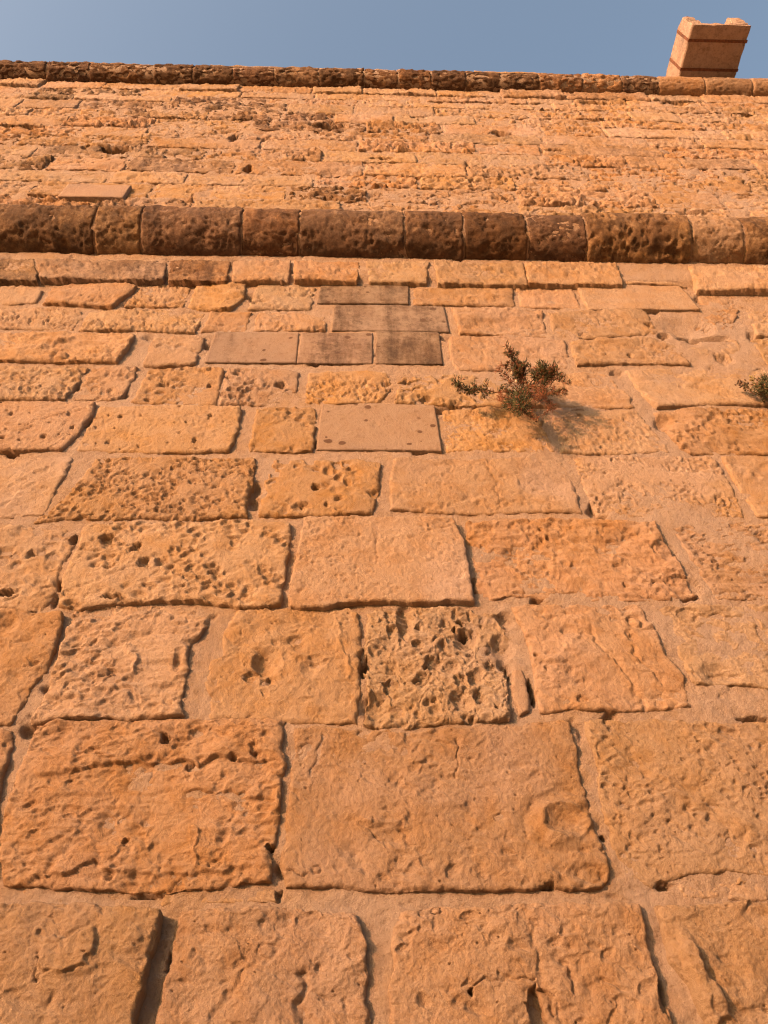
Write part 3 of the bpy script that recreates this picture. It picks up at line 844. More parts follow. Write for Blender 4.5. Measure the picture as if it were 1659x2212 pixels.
def half_view(v):
    u, _ = unproj(1659.0, proj(0.0, v)[1])
    return float(u)


UP = [dict(und=.012, lump=.012, flake=.009, pit=.026, psize=.042, pcover=.3, crumb=.012), dict(und=.010, lump=.010, pit=.036, psize=.046, pcover=.35, pstretch=1.6, pang=.1, crumb=.011),
      dict(und=.012, lump=.012, flake=.007, pit=.024, psize=.040, pcover=.25, crumb=.017), dict(und=.006, lump=.005, flake=.004, pit=.010, psize=.034, crumb=.004),
      dict(und=.012, lump=.010, pit=.032, psize=.038, pcover=.45, pstretch=1.8, pang=0, crumb=.012)]


def quad_block(u0, u1, v0, v1, st, inside, name='stone', dark=0.0, pale=0.2, skew=0.0, su=1.2, sv=0.6, mat=None):
    SEED[0] += 1
    top = np.array([(u0 + skew, v1), (u1 + skew, v1)])
    bot = np.array([(u0, v0), (u1, v0)])
    if inside:
        u, v, h = block_grid(top, [top[1], bot[1]], bot, [top[0], bot[0]], st, su, sv, SEED[0])
        o = grid_obj(name, to_world(u, v, h), mat or MAT_STONE, wall)
        o['dark'] = float(dark)
        o['pale'] = float(pale)
    else:
        u, v, h = block_grid(top, [top[1], bot[1]], bot, [top[0], bot[0]], st, 9, 6, SEED[0], 8)
        OUTER.append(to_world(u, v, h))


PLAQUE = tuv('M', [(450, 950), (960, 950), (1040, 850), (560, 845)])
for i in range(len(VROWS) - 1):
    v0, v1 = VROWS[i], VROWS[i + 1]
    hw = half_view(v1) + 0.15
    last = i == len(VROWS) - 2
    u = -HALF + rng.uniform(-.3, 0)
    while u < HALF:
        w = rng.uniform(0.42, 1.05) if not last else rng.uniform(.45, .9)
        u2 = min(u + w, HALF)
        if HALF - u2 < .3:
            u2 = HALF
        st = dict(rng.choice(UP))
        smooth_one = rng.random() < (0.2 if i < 9 else 0.42)
        if smooth_one:
            st = dict(UP[3])
        st['out'] = rng.uniform(-.002, .020)
        st['holes'] = .03
        st['hsize'] = rng.uniform(.06, .1)
        st['hdens'] = rng.uniform(.3, .7)
        st['round'] = rng.uniform(.012, .024)
        st['warp'] = .007
        st['chip'] = .012
        if last:
            st.update(FLEDGE)
            st['out'] = rng.choice((.03, .04, .05, .01))
            st['round'] = .02
        g = rng.uniform(.006, .016)
        cu = (u + u2) / 2
        dk = max(0.0, 0.48 + 0.18 * math.sin(cu * 1.1 + i * .8 + 1.0) + (0.08 if cu < 0 else -0.08)) * (0.4 if smooth_one else 1.0)
        quad_block(u + g, u2 - g, v0 + g * .7, v1 - g * .7, st, (u2 > -hw and u < hw), dark=dk, pale=rng.uniform(.2, .7) + (.4 if smooth_one else 0), skew=rng.uniform(-.015, .015))
        u = u2

# the one newer flat block, standing proud above the cordon
SEED[0] += 1
pu0, pu1 = float((PLAQUE[0, 0] + PLAQUE[3, 0]) / 2), float((PLAQUE[1, 0] + PLAQUE[2, 0]) / 2)
pv0, pv1 = float(PLAQUE[:2, 1].mean()), float(PLAQUE[2:, 1].mean())
st = dict(SMOOTH)
st.update(out=.065, round=.008, tilt=0)
quad_block(pu0, pu1, pv0 - .03, pv1 - .05, st, True, mat=MAT_NEW, dark=.05, pale=.9)

# carry the lower courses on to both sides and down to the ground, outside the picture
edges = []
for a, b in COURSES:
    us = [(x.min(), x.max(), y.min(), y.max(), x, y) for x, y in TRACED[a:b]]
    L0, R0 = us[0], us[-1]
    vb = float(np.mean([L0[5][-1].mean(), R0[5][-1].mean()]))
    vt = float(np.mean([L0[5][0].mean(), R0[5][0].mean()]))
    edges.append((vb, vt))
    for sgn, start in ((-1, L0[0]), (1, R0[1])):
        u = start
        while abs(u) < HALF:
            w = rng.uniform(.5, .85)
            u2 = u + sgn * w
            if abs(u2) > HALF - .25:
                u2 = sgn * HALF
            lo, hi = min(u, u2), max(u, u2)
            st = dict(rng.choice((ROUGH, SCAR, COMB, FINE)))
            quad_block(lo + .012, hi - .012, vb, vt, st, False)
            u = u2
vb = edges[0][0] - .02
nlow = 4
hh = (vb - V_GROUND) / nlow
for i in range(nlow):
    u = -HALF
    while u < HALF:
        u2 = min(HALF, u + rng.uniform(.5, .95))
        if HALF - u2 < .3:
            u2 = HALF
        quad_block(u + .012, u2 - .012, V_GROUND + i * hh - (.05 if i == 0 else 0), V_GROUND + (i + 1) * hh - .02, dict(rng.choice((ROUGH, SCAR, FLAKY))), False)
        u = u2
co, fc, k = [], [], 0
for Pg in OUTER:
    nv, nu = Pg.shape[:2]
    co.append(Pg.reshape(-1, 3))
    fc.append(grid_faces(nv, nu) + k)
    k += nv * nu
outer = link('outer_courses', raw_mesh('outer_courses', np.concatenate(co) - np.array(wall['_o']), np.concatenate(fc), MAT_STONE), wall, wall['_o'])
outer['kind'] = 'stuff'
outer['dark'] = 0.1
outer['pale'] = 0.3

# ------------------------------------------------------------------ mortar bedding behind all blocks
V_TOP = 4.66 * D
v_lo = float(unproj(829.5, 2260.0)[1])
ys = np.arange(2260, float(proj(0.0, V_TOP)[1]), -1.9 / PX)
vr = np.r_[np.linspace(V_GROUND - .05, v_lo, 26)[:-1], unproj(np.full_like(ys, 829.5), ys)[1], V_TOP]
rows_u = []
for v in vr:
    hw = half_view(max(v, v_lo)) * 1.06
    rows_u.append(np.r_[np.linspace(-HALF, -hw, 14)[:-1], np.linspace(-hw, hw, 400), np.linspace(hw, HALF, 14)[1:]])
mu = np.array(rows_u)
mv = np.repeat(vr[:, None], mu.shape[1], 1)
mh = -0.0012 + 0.0070 * sstep(1.35 * D, .9 * D, mv) * sstep(.2 * D, .45 * D, mv) + 0.005 * fbm(mu / .21, mv / .17, 4) + 0.003 * fbm(mu / .04 + 4, mv / .035, 3) + 0.0016 * fbm(mu / .011, mv / .010, 2)
mh = mh - 0.030 * sstep(.55, .85, fbm(mu / .16 + 21, mv / .13 + 8, 3))
vfa, vfb = float(tuv('K', [(800, 1362)])[0, 1]), float(tuv('K', [(800, 1236)])[0, 1])
mh = mh + .026 * sstep(vfa, vfa + .02, mv) * sstep(vfb + .02, vfb - .015, mv)
mh = mh + sstep(2.5 * D, 2.7 * D, mv) * (-.003 + .009 * fbm(mu / .13, mv / .04, 4, .6))
mh = apply_dents(mu, mv, mh)
bed = grid_obj('mortar', to_world(mu, mv, mh), MAT_MORTAR, wall)
bed['dark'] = 0.06
bed['pale'] = 0.5
for nm in [o for o in wall.children if o.name.startswith('mortar')]:
    nm['label'] = 'pale lime mortar in the joints'


# ------------------------------------------------------------------ rounded string courses
def roll(name, vc, rad, joints, styles, blockname, joint_label):
    """a half-round moulding along the wall: single stones with a mortar core showing at the joints"""
    root = empty(name, to_world(np.array(0.0), np.array(vc), np.array(0.0)), wall)
    for i in range(len(joints) - 1):
        SEED[0] += 1
        seed = SEED[0]
        u0, u1 = joints[i] + .005, joints[i + 1] - .005
        x0, x1 = proj(u0, vc, rad)[0], proj(u1, vc, rad)[0]
        inside = x1 > -60 and x0 < 1720
        nu = int(max(6, (x1 - x0) * PX / (1.35 if inside else 8)))
        na = 84 if rad > .15 else 60
        if not inside:
            na = 20
        s = np.linspace(0, 1, nu)
        al = np.linspace(R(100), R(-100), na)
        ss, aa = np.meshgrid(s, al)
        u = u0 + (u1 - u0) * ss
        arc = aa * rad
        st, dk, pl, grow = styles[i % len(styles)]
        W = u1 - u0
        dx = np.minimum(ss, 1 - ss) * W + .005 * fbm(u / .05 + seed, arc / .05, 3)
        rr = .011
        k = np.clip(1 - dx / rr, 0, 1)
        d = relief(u, arc, seed, st) - .9 * rr * (1 - np.sqrt(1 - .995 * k * k)) + grow
        uw = u + .006 * fbm(u / .06 + seed, arc / .06, 3) * (np.minimum(ss, 1 - ss) * W < .1)
        d = np.pad(d, ((0, 0), (1, 1)), mode='edge')
        uw = np.pad(uw, ((0, 0), (1, 1)), mode='edge')
        aa = np.pad(aa, ((0, 0), (1, 1)), mode='edge')
        d[:, 0] = d[:, -1] = -.07
        P = to_world(uw, vc + (rad + d) * np.sin(aa), (rad + d) * np.cos(aa))
        o = grid_obj(blockname, P, MAT_STONE, root)
        o['dark'] = float(dk)
        o['pale'] = float(pl)
    uu = np.linspace(-HALF, HALF, 700)
    al = np.linspace(R(110), R(-110), 40)
    U_, A_ = np.meshgrid(uu, al)
    rd = rad - .0105 + .003 * fbm(U_ / .12, A_ * rad / .1, 3)
    o = grid_obj('joint_filling', to_world(U_, vc + rd * np.sin(A_), rd * np.cos(A_)), MAT_MORTAR, root)
    o['dark'] = 0.45
    o['pale'] = 0.3
    return root


def joints_from(tile_pts, n, wmin, wmax):
    js = sorted(float(tuv(t, [(x, y)], n)[0, 0]) for t, x, y in tile_pts)
    while js[0] > -HALF + wmin:
        js.insert(0, max(-HALF, js[0] - rng.uniform(wmin, wmax)))
    while js[-1] < HALF - wmin:
        js.append(min(HALF, js[-1] + rng.uniform(wmin, wmax)))
    js[0], js[-1] = -HALF, HALF
    return js


CORD_R = 0.205
v_fascia = float(tuv('K', [(800, 1240)])[0, 1])
CORD_V = v_fascia + CORD_R - .03
jc = joints_from([('J', 465, 1100), ('J', 725, 1100), ('J', 1285, 1110), ('J', 1608, 1110), ('K', 865, 1130), ('K', 1195, 1130), ('K', 1545, 1130),
                  ('L', 715, 1140), ('L', 1285, 1140), ('L', 1575, 1140)], CORD_R * .8, .55, .9)
CST = dict(und=.005, lump=.013, flake=.006, pit=.008, psize=.028, pcover=0, pstretch=1.8, pang=1.3)
CSM = dict(und=.005, lump=.012, flake=.005, pit=.006, psize=.02, pstretch=1.6, pang=.6)
cstyles = []
centre = int(np.searchsorted(jc, tuv('J', [(600, 1100)], CORD_R)[0, 0])) - 1      # the short second block from the left
order = {-1: (CST, .84, 0, 0), 0: (CSM, .72, 0, .004), 1: (CSM, .80, 0, .006), 2: (CSM, .76, 0, 0), 3: (CST, .84, 0, 0), 4: (CST, .90, 0, 0), 5: (CSM, .98, 0, 0), 6: (CSM, .84, 0, -.006),
         7: (dict(CST, pit=.014), .76, 0, .010), 8: (CSM, .50, 0, -.004), 9: (CSM, .72, 0, 0)}
for i in range(len(jc) - 1):
    cstyles.append(order.get(i - centre, (CST, .85, 0, 0)))
roll('cordon', CORD_V, CORD_R, jc, cstyles, 'cordon_stone', '')

COR_R = 0.135
COR_V = 4.62 * D + COR_R + .01
jk = joints_from([('J', 200, 230), ('J', 440, 235), ('J', 800, 240), ('J', 1020, 245), ('J', 1240, 250), ('K', 145, 255), ('K', 390, 255), ('K', 640, 260), ('K', 830, 265), ('K', 1010, 265),
                  ('K', 1200, 270), ('K', 1395, 270), ('K', 1600, 275), ('L', 680, 285), ('L', 890, 285), ('L', 1090, 290), ('L', 1345, 295), ('L', 1595, 295)], COR_R * .8, .45, .8)
KST = dict(und=.012, lump=.012, flake=.006, pit=.020, psize=.045, pcover=.2, layer=.003)
KSM = dict(und=.008, lump=.005, flake=.003, pit=.006, psize=.03)
kst = []
for i in range(len(jk) - 1):
    uc = (jk[i] + jk[i + 1]) / 2
    xm = float(proj(uc, COR_V, COR_R)[0])
    if xm < 1060:
        kst.append((KST, .86 + .2 * ((i * 37 % 10) / 10 - .5), 0, (i % 3 - 1) * .004))
    elif xm < 1170:
        kst.append((KST, .85, 0, 0))
    elif xm < 1400:
        kst.append((KST, (.45, .8, .7)[i % 3], 0, 0))
    else:
        kst.append((KSM, (.55, .3, .36)[i % 3], 0, 0))
roll('cornice', COR_V, COR_R, jk, kst, 'cornice_stone', '')

# thin fillet over the cornice, weathered and broken
fil = empty('fillet', to_world(np.array(0.0), np.array(COR_V + .13), np.array(0.1)), wall)
u = -HALF
while u < HALF:
    u2 = min(HALF, u + rng.uniform(.5, 1.1))
    SEED[0] += 1
    n_out = rng.uniform(.095, .118) if u < 1.6 else rng.uniform(.07, .085)
    prof = [(-.3, .105), (n_out - .01, .10), (n_out, .11), (n_out + .004, .135), (n_out, .165), (n_out - .012, .172), (-.3, .178)]
    nn = 26
    s = np.linspace(u + .004, u2 - .004, nn)
    N_ = np.array([p[0] for p in prof])[:, None] + np.zeros(nn)
    V_ = np.array([p[1] for p in prof])[:, None] + np.zeros(nn)
    wob = .010 * fbm(s / .11 + SEED[0], s * 0, 4)
    N_[1:6] += wob
    V_[1:6] += .5 * wob
    S_ = np.repeat(s[None], len(prof), 0)
    S_ = np.pad(S_, ((0, 0), (1, 1)), mode='edge')
    N_ = np.pad(N_, ((0, 0), (1, 1)), mode='edge')
    V_ = np.pad(V_, ((0, 0), (1, 1)), mode='edge')
    N_[:, 0] = N_[:, -1] = -.3
    o = grid_obj('fillet_stone', to_world(S_, COR_V + V_, N_), MAT_STONE, fil)
    o['dark'] = rng.uniform(.3, .8)
    o['pale'] = .6
    u = u2

# solid core and parapet behind the facing
core_co = []
prof = [(-.34, V_GROUND - .05), (-.34, COR_V + .02), (-.05, COR_V + .05), (-.05, COR_V + .12), (-.16, COR_V + .12), (-.16, COR_V + .50), (-.62, COR_V + .50), (-1.1, COR_V + .1), (-1.1, V_GROUND - .05)]
for uu in (-HALF, HALF):  # two ends
    for n_, v_ in prof:
        core_co.append(to_world(np.array(uu), np.array(v_), np.array(n_)))
core_co = np.array(core_co)
m = len(prof)
me = bpy.data.meshes.new('core')
faces = [tuple(range(m - 1, -1, -1)), tuple(range(m, 2 * m))] + [(i, (i + 1) % m, m + (i + 1) % m, m + i) for i in range(m)]
me.from_pydata([tuple(c - np.array(wall['_o'])) for c in core_co], [], faces)
me.materials.append(MAT_MORTAR)
core = link('core', me, wall, wall['_o'])
core['dark'] = 0.1
core['pale'] = 0.4

# ------------------------------------------------------------------ stone drain spout over the cornice
SX0, SX1, SZ0, SH = 3.290, 3.892, 10.302, 0.40
Y_IN, Y_OUT = 2.50, 1.712
spout = empty('drain_spout', ((SX0 + SX1) / 2, Y_IN, SZ0))
spout['label'] = 'stone drain spout with U-shaped channel jutting out above the cornice'
spout['category'] = 'drain spout'
MAT_SPOUT = make_stone_mat('spout_limestone', (0.31, 0.212, 0.155), (0.30, 0.196, 0.134), (0.295, 0.212, 0.165), grain=0.6)


def densify(pts, step):
    out = []
    for a, b in zip(pts, pts[1:] + pts[:1]):
        a, b = np.array(a, float), np.array(b, float)
        k = max(1, int(np.hypot(*(b - a)) / step))
        for i in range(k):
            out.append(a + (b - a) * i / k)
    return np.array(out)


bv = .014
W_ = SX1 - SX0
uprof = [(bv, 0), (W_ - bv, 0), (W_, bv), (W_, SH - bv), (W_ - bv, SH), (W_ - .12, SH), (W_ - .135, SH - .02), (W_ - .15, .11), (W_ - .18, .085), (.16, .08), (.125, .11), (.115, SH - .02), (.10, SH), (bv, SH), (0, SH - bv), (0, bv)]
pr = densify(uprof, .016)
npr = len(pr)
nl = 44
rings = []
cen = np.array([W_ / 2, .12])
for j in range(nl + 4):
    t = min(j, nl) / nl
    inset = [0, .006, .02, .04, .06][max(0, j - nl)] if j > nl else 0.0
    p = pr.copy()
    yb = Y_IN + (Y_OUT - Y_IN) * t
    wob = .005 * fbm(p[:, 0] / .09 + yb * 9, p[:, 1] / .09 + yb * 4, 4)
    d = p - cen
    d /= np.linalg.norm(d, axis=1)[:, None]
    p = p + d * wob[:, None]
    if t > .85:
        # the lip is broken: the two cheeks are worn down at their outer ends
        wear = sstep(.85, 1.0, np.array(t)) * np.clip(.05 + .05 * perlin(p[:, 0] / .12, p[:, 0] * 0 + 3.3), 0, .1) * sstep(.2, .34, p[:, 1])
        p[:, 1] -= wear
    y = np.full(npr, yb) + .014 * sstep(.8, 1.0, np.array(t)) * fbm(p[:, 0] / .1 + 2, p[:, 1] / .1, 4)
    rings.append(np.stack([SX0 + p[:, 0], y, SZ0 + p[:, 1]], 1))
rings = rings[:nl + 1]
vv = np.concatenate(rings)
ff = []
for j in range(nl):
    for i in range(npr):
        a, b = j * npr + i, j * npr + (i + 1) % npr
        ff.append((a, a + npr, b + npr, b))
me = bpy.data.meshes.new('body')
o0 = np.array(spout['_o'])
me.from_pydata([tuple(c - o0) for c in vv], [], ff + [tuple(range(npr - 1, -1, -1)), tuple(range(nl * npr, (nl + 1) * npr))])
import bmesh
bm = bmesh.new()
bm.from_mesh(me)
bmesh.ops.recalc_face_normals(bm, faces=bm.faces[:])
bm.to_mesh(me)
bm.free()
me.materials.append(MAT_SPOUT)
for p in me.polygons:
    p.use_smooth = len(p.vertices) == 4
body = link('body', me, spout, o0)
body['dark'] = 0.54
body['pale'] = 0.7

MAT_IRON, nt, b_ = new_mat('rusted_iron')
g = nt.nodes.new('ShaderNodeNewGeometry')
nt.links.new(mixc(nt, (0.10, 0.045, 0.028), (0.17, 0.07, 0.035), ramp(nt, noise(nt, g.outputs['Position'], 40, 5), .4, .65)), b_.inputs['Base Color'])
b_.inputs['Roughness'].default_value = .85
for yy in (2.104, 1.845):
    t = .004
    sp = [(-t, SH * .96), (-t, -t), (W_ + t, -t), (W_ + t, SH * .96), (W_ - .002, SH * .96), (W_ - .002, .002), (.002, .002), (.002, SH * .96)]
    co = [(SX0 + x, yy + s * .013, SZ0 + z) for s in (-1, 1) for x, z in sp]
    k = len(sp)
    me = bpy.data.meshes.new('iron_strap')
    quads = [(i, (i + 1) % k, k + (i + 1) % k, k + i) for i in range(k)]
    caps = [(0, 1, 6, 7), (1, 2, 5, 6), (2, 3, 4, 5)]
    me.from_pydata([tuple(np.array(c) - o0) for c in co], [], quads + [tuple(c[::-1]) for c in caps] + [tuple(k + i for i in c) for c in caps])
    me.materials.append(MAT_IRON)
    bm = bmesh.new()
    bm.from_mesh(me)
    bmesh.ops.recalc_face_normals(bm, faces=bm.faces[:])
    bm.to_mesh(me)
    bm.free()
    st_o = link('iron_strap', me, spout, o0)

# ------------------------------------------------------------------ ground
MAT_GROUND, nt, b_ = new_mat('dusty_rock_ground')
g = nt.nodes.new('ShaderNodeNewGeometry')
pos = g.outputs['Position']
gc = mixc(nt, (0.30, 0.215, 0.13), (0.36, 0.27, 0.18), ramp(nt, noise(nt, pos, .8, 8, .65), .35, .65))
gc = mixc(nt, gc, (0.16, 0.14, 0.08), math_n(nt, 'MULTIPLY', ramp(nt, noise(nt, pos, 2.6, 7, .7), .58, .72), .6))
nt.links.new(gc, b_.inputs['Base Color'])
bump(nt, b_, noise(nt, pos, 12, 8, .7), .05)
xs = np.array(sorted(list(np.linspace(-12, 12, 61)) + [-3000, -800, -200, -60, -25, 25, 60, 200, 800, 3000]))
gx, gy = np.meshgrid(xs, xs)
gz = .05 * fbm(gx / 1.7, gy / 1.7, 4) * (np.hypot(gx, gy) < 14) - .04
gz = np.where(np.abs(gy - 2) < 1.5, np.minimum(gz, 0) * .4, gz)
ground = link('ground', raw_mesh('ground', np.stack([gx, gy, gz], -1).reshape(-1, 3), grid_faces(len(xs), len(xs))[:, ::-1], MAT_GROUND))
ground['kind'] = 'structure'
ground['label'] = 'dusty pale rock ground at the foot of the wall'


# ------------------------------------------------------------------ shrubs rooted in the joints
def leaf_mat(name, c0, c1, trans=0.2):
    m, nt, b = new_mat(name)
    g = nt.nodes.new('ShaderNodeNewGeometry')
    n = noise(nt, g.outputs['Position'], 45, 3)
    c = mixc(nt, c0, c1, ramp(nt, n, .38, .62))
    nt.links.new(c, b.inputs['Base Color'])
    b.inputs['Roughness'].default_value = .6
    b.inputs['Specular IOR Level'].default_value = .3
    return m


MAT_LEAF = leaf_mat('fleshy_green_leaf', (0.066, 0.060, 0.018), (0.034, 0.037, 0.013))
MAT_DRY = leaf_mat('dry_russet_leaf', (0.30, 0.10, 0.045), (0.20, 0.075, 0.035))
MAT_STEM = leaf_mat('reddish_stem', (0.27, 0.11, 0.05), (0.17, 0.075, 0.04))
MAT_SEED = leaf_mat('brown_seed_head', (0.11, 0.055, 0.028), (0.07, 0.04, 0.022))
MAT_FLOWER = leaf_mat('pale_dry_flower', (0.40, 0.28, 0.19), (0.33, 0.22, 0.14))
MAT_YELLOW = leaf_mat('yellow_flower', (0.34, 0.24, 0.05), (0.28, 0.20, 0.06))


def qpt(tile, x, y, n):
    u, v = tuv(tile, [(x, y)], n)[0]
    return to_world(np.array(u), np.array(v), np.array(n))


def spline(pts, k):
    pts = np.array(pts)
    P = np.vstack([2 * pts[0] - pts[1], pts, 2 * pts[-1] - pts[-2]])
    out = []
    for i in range(1, len(P) - 2):
        for t in np.linspace(0, 1, k, endpoint=False):
            a, b, c, d = P[i - 1:i + 3]
            out.append(.5 * ((2 * b) + (c - a) * t + (2 * a - 5 * b + 4 * c - d) * t * t + (3 * b - a - 3 * c + d) * t ** 3))
    out.append(pts[-1])
    return np.array(out)


def tube(path, r0, r1, sides=6):
    co, fa = [], []
    n = len(path)
    for i, p in enumerate(path):
        d = path[min(i + 1, n - 1)] - path[max(i - 1, 0)]
        d = d / (np.linalg.norm(d) + 1e-9)
        a = np.cross(d, (0.3, 0.2, 0.93))
        a /= np.linalg.norm(a) + 1e-9
        b = np.cross(d, a)
        r = r0 + (r1 - r0) * i / (n - 1)
        for k in range(sides):
            t = 2 * math.pi * k / sides
            co.append(p + r * (math.cos(t) * a + math.sin(t) * b))
    for i in range(n - 1):
        for k in range(sides):
            fa.append((i * sides + k, i * sides + (k + 1) % sides, (i + 1) * sides + (k + 1) % sides, (i + 1) * sides + k))
    return co, fa


def leaf(base, dirv, length, w, rg):
    """a fleshy pointed leaf: three-sided spindle, slightly curved"""
    d = dirv / np.linalg.norm(dirv)
    a = np.cross(d, unit((rg.uniform(-1, 1), rg.uniform(-1, 1), rg.uniform(-1, 1) + .01)))
    a /= np.linalg.norm(a) + 1e-9
    b = np.cross(d, a)
    mid = base + d * length * .5 + a * length * .07
    tip = base + d * length + a * length * rg.uniform(-.1, .22)
    ring = [mid + w * (math.cos(t) * a + math.sin(t) * b) for t in (0, 2.1, 4.2)]
    co = [base] + ring + [tip]
    fa = [(0, 1, 2), (0, 2, 3), (0, 3, 1), (4, 2, 1), (4, 3, 2), (4, 1, 3)]
    return co, fa


def join(name, pieces, mat, parent, smooth=True):
    co, fa, k = [], [], 0
    for c, f in pieces:
        co += list(c)
        fa += [tuple(i + k for i in q) for q in f]
        k += len(c)
    o0 = np.array(parent['_o'])
    me = bpy.data.meshes.new(name)
    me.from_pydata([tuple(np.array(c) - o0) for c in co], [], fa)
    for p in me.polygons:
        p.use_smooth = smooth
    me.materials.append(mat)
    return link(name, me, parent, o0)


def shrub(label, tile, root, branches, seed):
    rg = random.Random(seed)
    base = qpt(tile, *root)
    t = empty('wall_shrub', base)
    t['label'] = label
    t['category'] = 'shrub'
    t['group'] = 'shrubs rooted in the wall joints'
    for (pts, r0, green, dry, seeds, spread, llen) in branches:
        path = spline([base] + [qpt(tile, *p) for p in pts], 9)
        br = join('branch', [tube(path, r0, r0 * .35)], MAT_STEM, t)
        L_ = len(path)
        side = []
        tips = []
        for _ in range(int(8 + (green + dry) / 22)):
            i = rg.randrange(int(L_ * .25), L_)
            d = unit((rg.gauss(0, 1), rg.gauss(-.4, .8), rg.gauss(.1, .9)))
            ln = spread * rg.uniform(.5, 1.1)
            p2 = spline([path[i], path[i] + d * ln * .5 + np.array((0, 0, -.006)), path[i] + d * ln + np.array((rg.uniform(-.01, .01), 0, .008))], 4)
            side.append(tube(p2, r0 * .45, r0 * .22, 4))
            tips.append(p2)
        join('twig', side, MAT_STEM, br)['kind'] = 'stuff'
        for cnt, mat, nm, k in ((green, MAT_LEAF, 'leaves', 1.0), (dry, MAT_DRY, 'dry_leaves', .8)):
            if not cnt:
                continue
            lv = []
            for _ in range(int(cnt * 1.7)):
                if rg.random() < .8 and tips:
                    tw = rg.choice(tips)
                    q = rg.uniform(.15, 1)
                    p = tw[min(int(q * (len(tw) - 1) + .5), len(tw) - 1)] + np.array([rg.gauss(0, .003) for _ in range(3)])
                    ax = tw[-1] - tw[0]
                else:
                    i = int(L_ * rg.uniform(.35, 1) ** .8) - 1
                    p = path[max(1, i)]
                    ax = path[max(1, i)] - path[max(1, i) - 1]
                d = unit(ax) * .9 + np.array((rg.gauss(0, .75), rg.gauss(-.1, .75), rg.gauss(.1, .75)))
                lv.append(leaf(p, d, llen * rg.uniform(.6, 1.2) * k, llen * rg.uniform(.06, .10), rg))
            join(nm, lv, mat, br)['kind'] = 'stuff'
        sd = []
        for j in range(seeds):
            p = path[-1 - rg.randrange(0, max(2, L_ // 3))] + np.array([rg.gauss(0, .008) for _ in range(3)])
            d = unit((rg.gauss(0, .6), rg.gauss(-.2, .6), rg.gauss(.8, .4)))
            c, f = leaf(p, d, .018 * rg.uniform(.8, 1.3), .0048, rg)
            sd.append((c, f))
        if sd:
            join('seed_heads', sd, MAT_SEED, br)['kind'] = 'stuff'
    return t


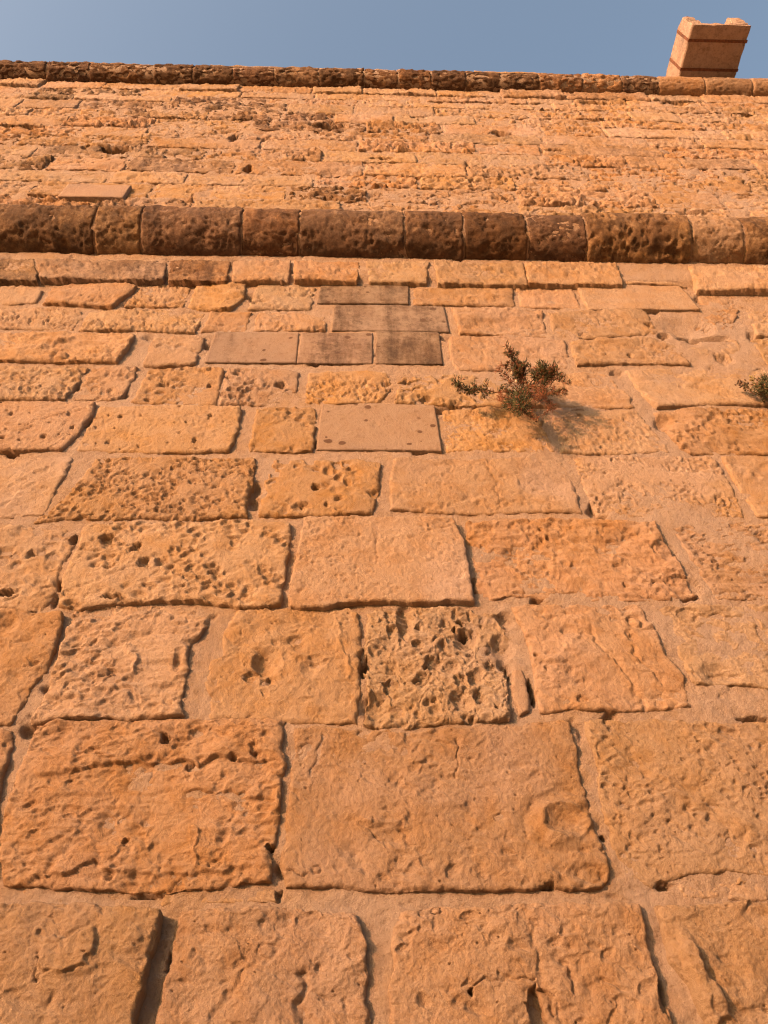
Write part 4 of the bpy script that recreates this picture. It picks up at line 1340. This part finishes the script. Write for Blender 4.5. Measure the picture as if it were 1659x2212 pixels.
big = shrub('bushy green shrub with russet dry stems growing out of the wall', 'Q', (850, 650, -.01), [
    ([(840, 520, .07), (810, 400, .13), (745, 300, .16), (690, 185, .19)], .0034, 230, 110, 18, .042, .022),
    ([(800, 500, .06), (790, 420, .12), (830, 340, .15)], .003, 300, 110, 5, .050, .022),
    ([(940, 500, .10), (1030, 450, .15), (1060, 360, .17)], .0034, 330, 60, 4, .052, .026),
    ([(980, 500, .10), (1100, 450, .15), (1160, 430, .16)], .003, 260, 90, 3, .050, .024),
    ([(1000, 520, .11), (1180, 490, .16), (1285, 545, .18)], .003, 110, 60, 10, .035, .018),
    ([(820, 690, .08), (800, 740, .13), (820, 800, .15)], .0034, 560, 140, 2, .058, .022),
    ([(800, 680, .07), (770, 700, .12), (780, 780, .15)], .003, 420, 60, 2, .050, .022),
    ([(840, 760, .09), (860, 850, .13), (960, 910, .13)], .0026, 60, 170, 2, .035, .016),
    ([(700, 620, .03), (560, 630, .06), (430, 600, .09), (250, 610, .11), (130, 530, .13)], .003, 330, 60, 12, .034, .022),
    ([(640, 610, .04), (600, 680, .06), (620, 720, .07)], .002, 0, 180, 0, .032, .014),
    ([(960, 650, .06), (1060, 690, .09), (1130, 760, .10), (1020, 890, .10)], .0024, 20, 170, 6, .034, .016),
    ([(980, 620, .07), (1120, 640, .11), (1270, 600, .14)], .0026, 120, 110, 12, .040, .018),
    ([(760, 560, .06), (690, 500, .09), (590, 390, .11)], .0022, 20, 40, 12, .040, .016),
    ([(900, 580, .08), (980, 600, .14), (1020, 660, .16)], .0026, 120, 260, 0, .055, .018),
    ([(760, 600, .04), (700, 540, .07), (660, 380, .10), (680, 350, .11)], .0022, 20, 40, 14, .036, .016)], 5)
rg = random.Random(2)
for x, y, n in ((720, 430, .13), (765, 515, .13), (640, 650, .08)):
    c = qpt('Q', x, y, n)
    co, fa = [], []
    for i in range(5):
        for k in range(8):
            a, b = math.pi * i / 4, 2 * math.pi * k / 8
            r = .0065 * math.sin(a)
            co.append(c + np.array((r * math.cos(b) * .8, r * math.sin(b), .010 * math.cos(a))))
    for i in range(4):
        for k in range(8):
            fa.append((i * 8 + k, i * 8 + (k + 1) % 8, (i + 1) * 8 + (k + 1) % 8, (i + 1) * 8 + k))
    join('dry_flower', [(co, fa)], MAT_FLOWER, big)
small = shrub('small dark green shrub with a yellow sprig at the right edge', 'V', (1660, 1180, -.01), [
    ([(1500, 1110, .03), (1250, 1080, .05), (1060, 880, .06), (880, 800, .06)], .0026, 150, 20, 20, .018, .013),
    ([(1600, 1020, .06), (1570, 950, .08), (1530, 760, .09), (1500, 600, .10)], .0026, 130, 20, 8, .028, .018),
    ([(1640, 1040, .07), (1680, 1000, .09), (1740, 920, .11)], .003, 220, 20, 3, .050, .030),
    ([(1750, 1080, .06), (1850, 1000, .11), (1950, 900, .14)], .003, 420, 40, 4, .050, .028),
    ([(1500, 1050, .05), (1420, 950, .07), (1350, 830, .07)], .0024, 120, 30, 8, .030, .018),
    ([(1780, 1180, .06), (1880, 1220, .09), (1960, 1200, .12)], .003, 250, 60, 4, .045, .024)], 9)
lv = []
for _ in range(40):
    i = rg.random()
    p = qpt('V', 1170 + 110 * rg.random(), 610 + 140 * rg.random(), .07 + .02 * rg.random())
    lv.append(leaf(p, np.array((rg.gauss(0, 1), rg.gauss(-.3, 1), rg.gauss(.3, 1))), .014, .0018, rg))
lv.append(tube(spline([qpt('V', 1400, 980, .065), qpt('V', 1320, 880, .075), qpt('V', 1230, 700, .08)], 6), .0014, .0008, 5))
fl = join('yellow_sprig', lv, MAT_YELLOW, small)
fl['kind'] = 'stuff'

for o in bpy.data.objects:
    if '_o' in o:
        del o['_o']
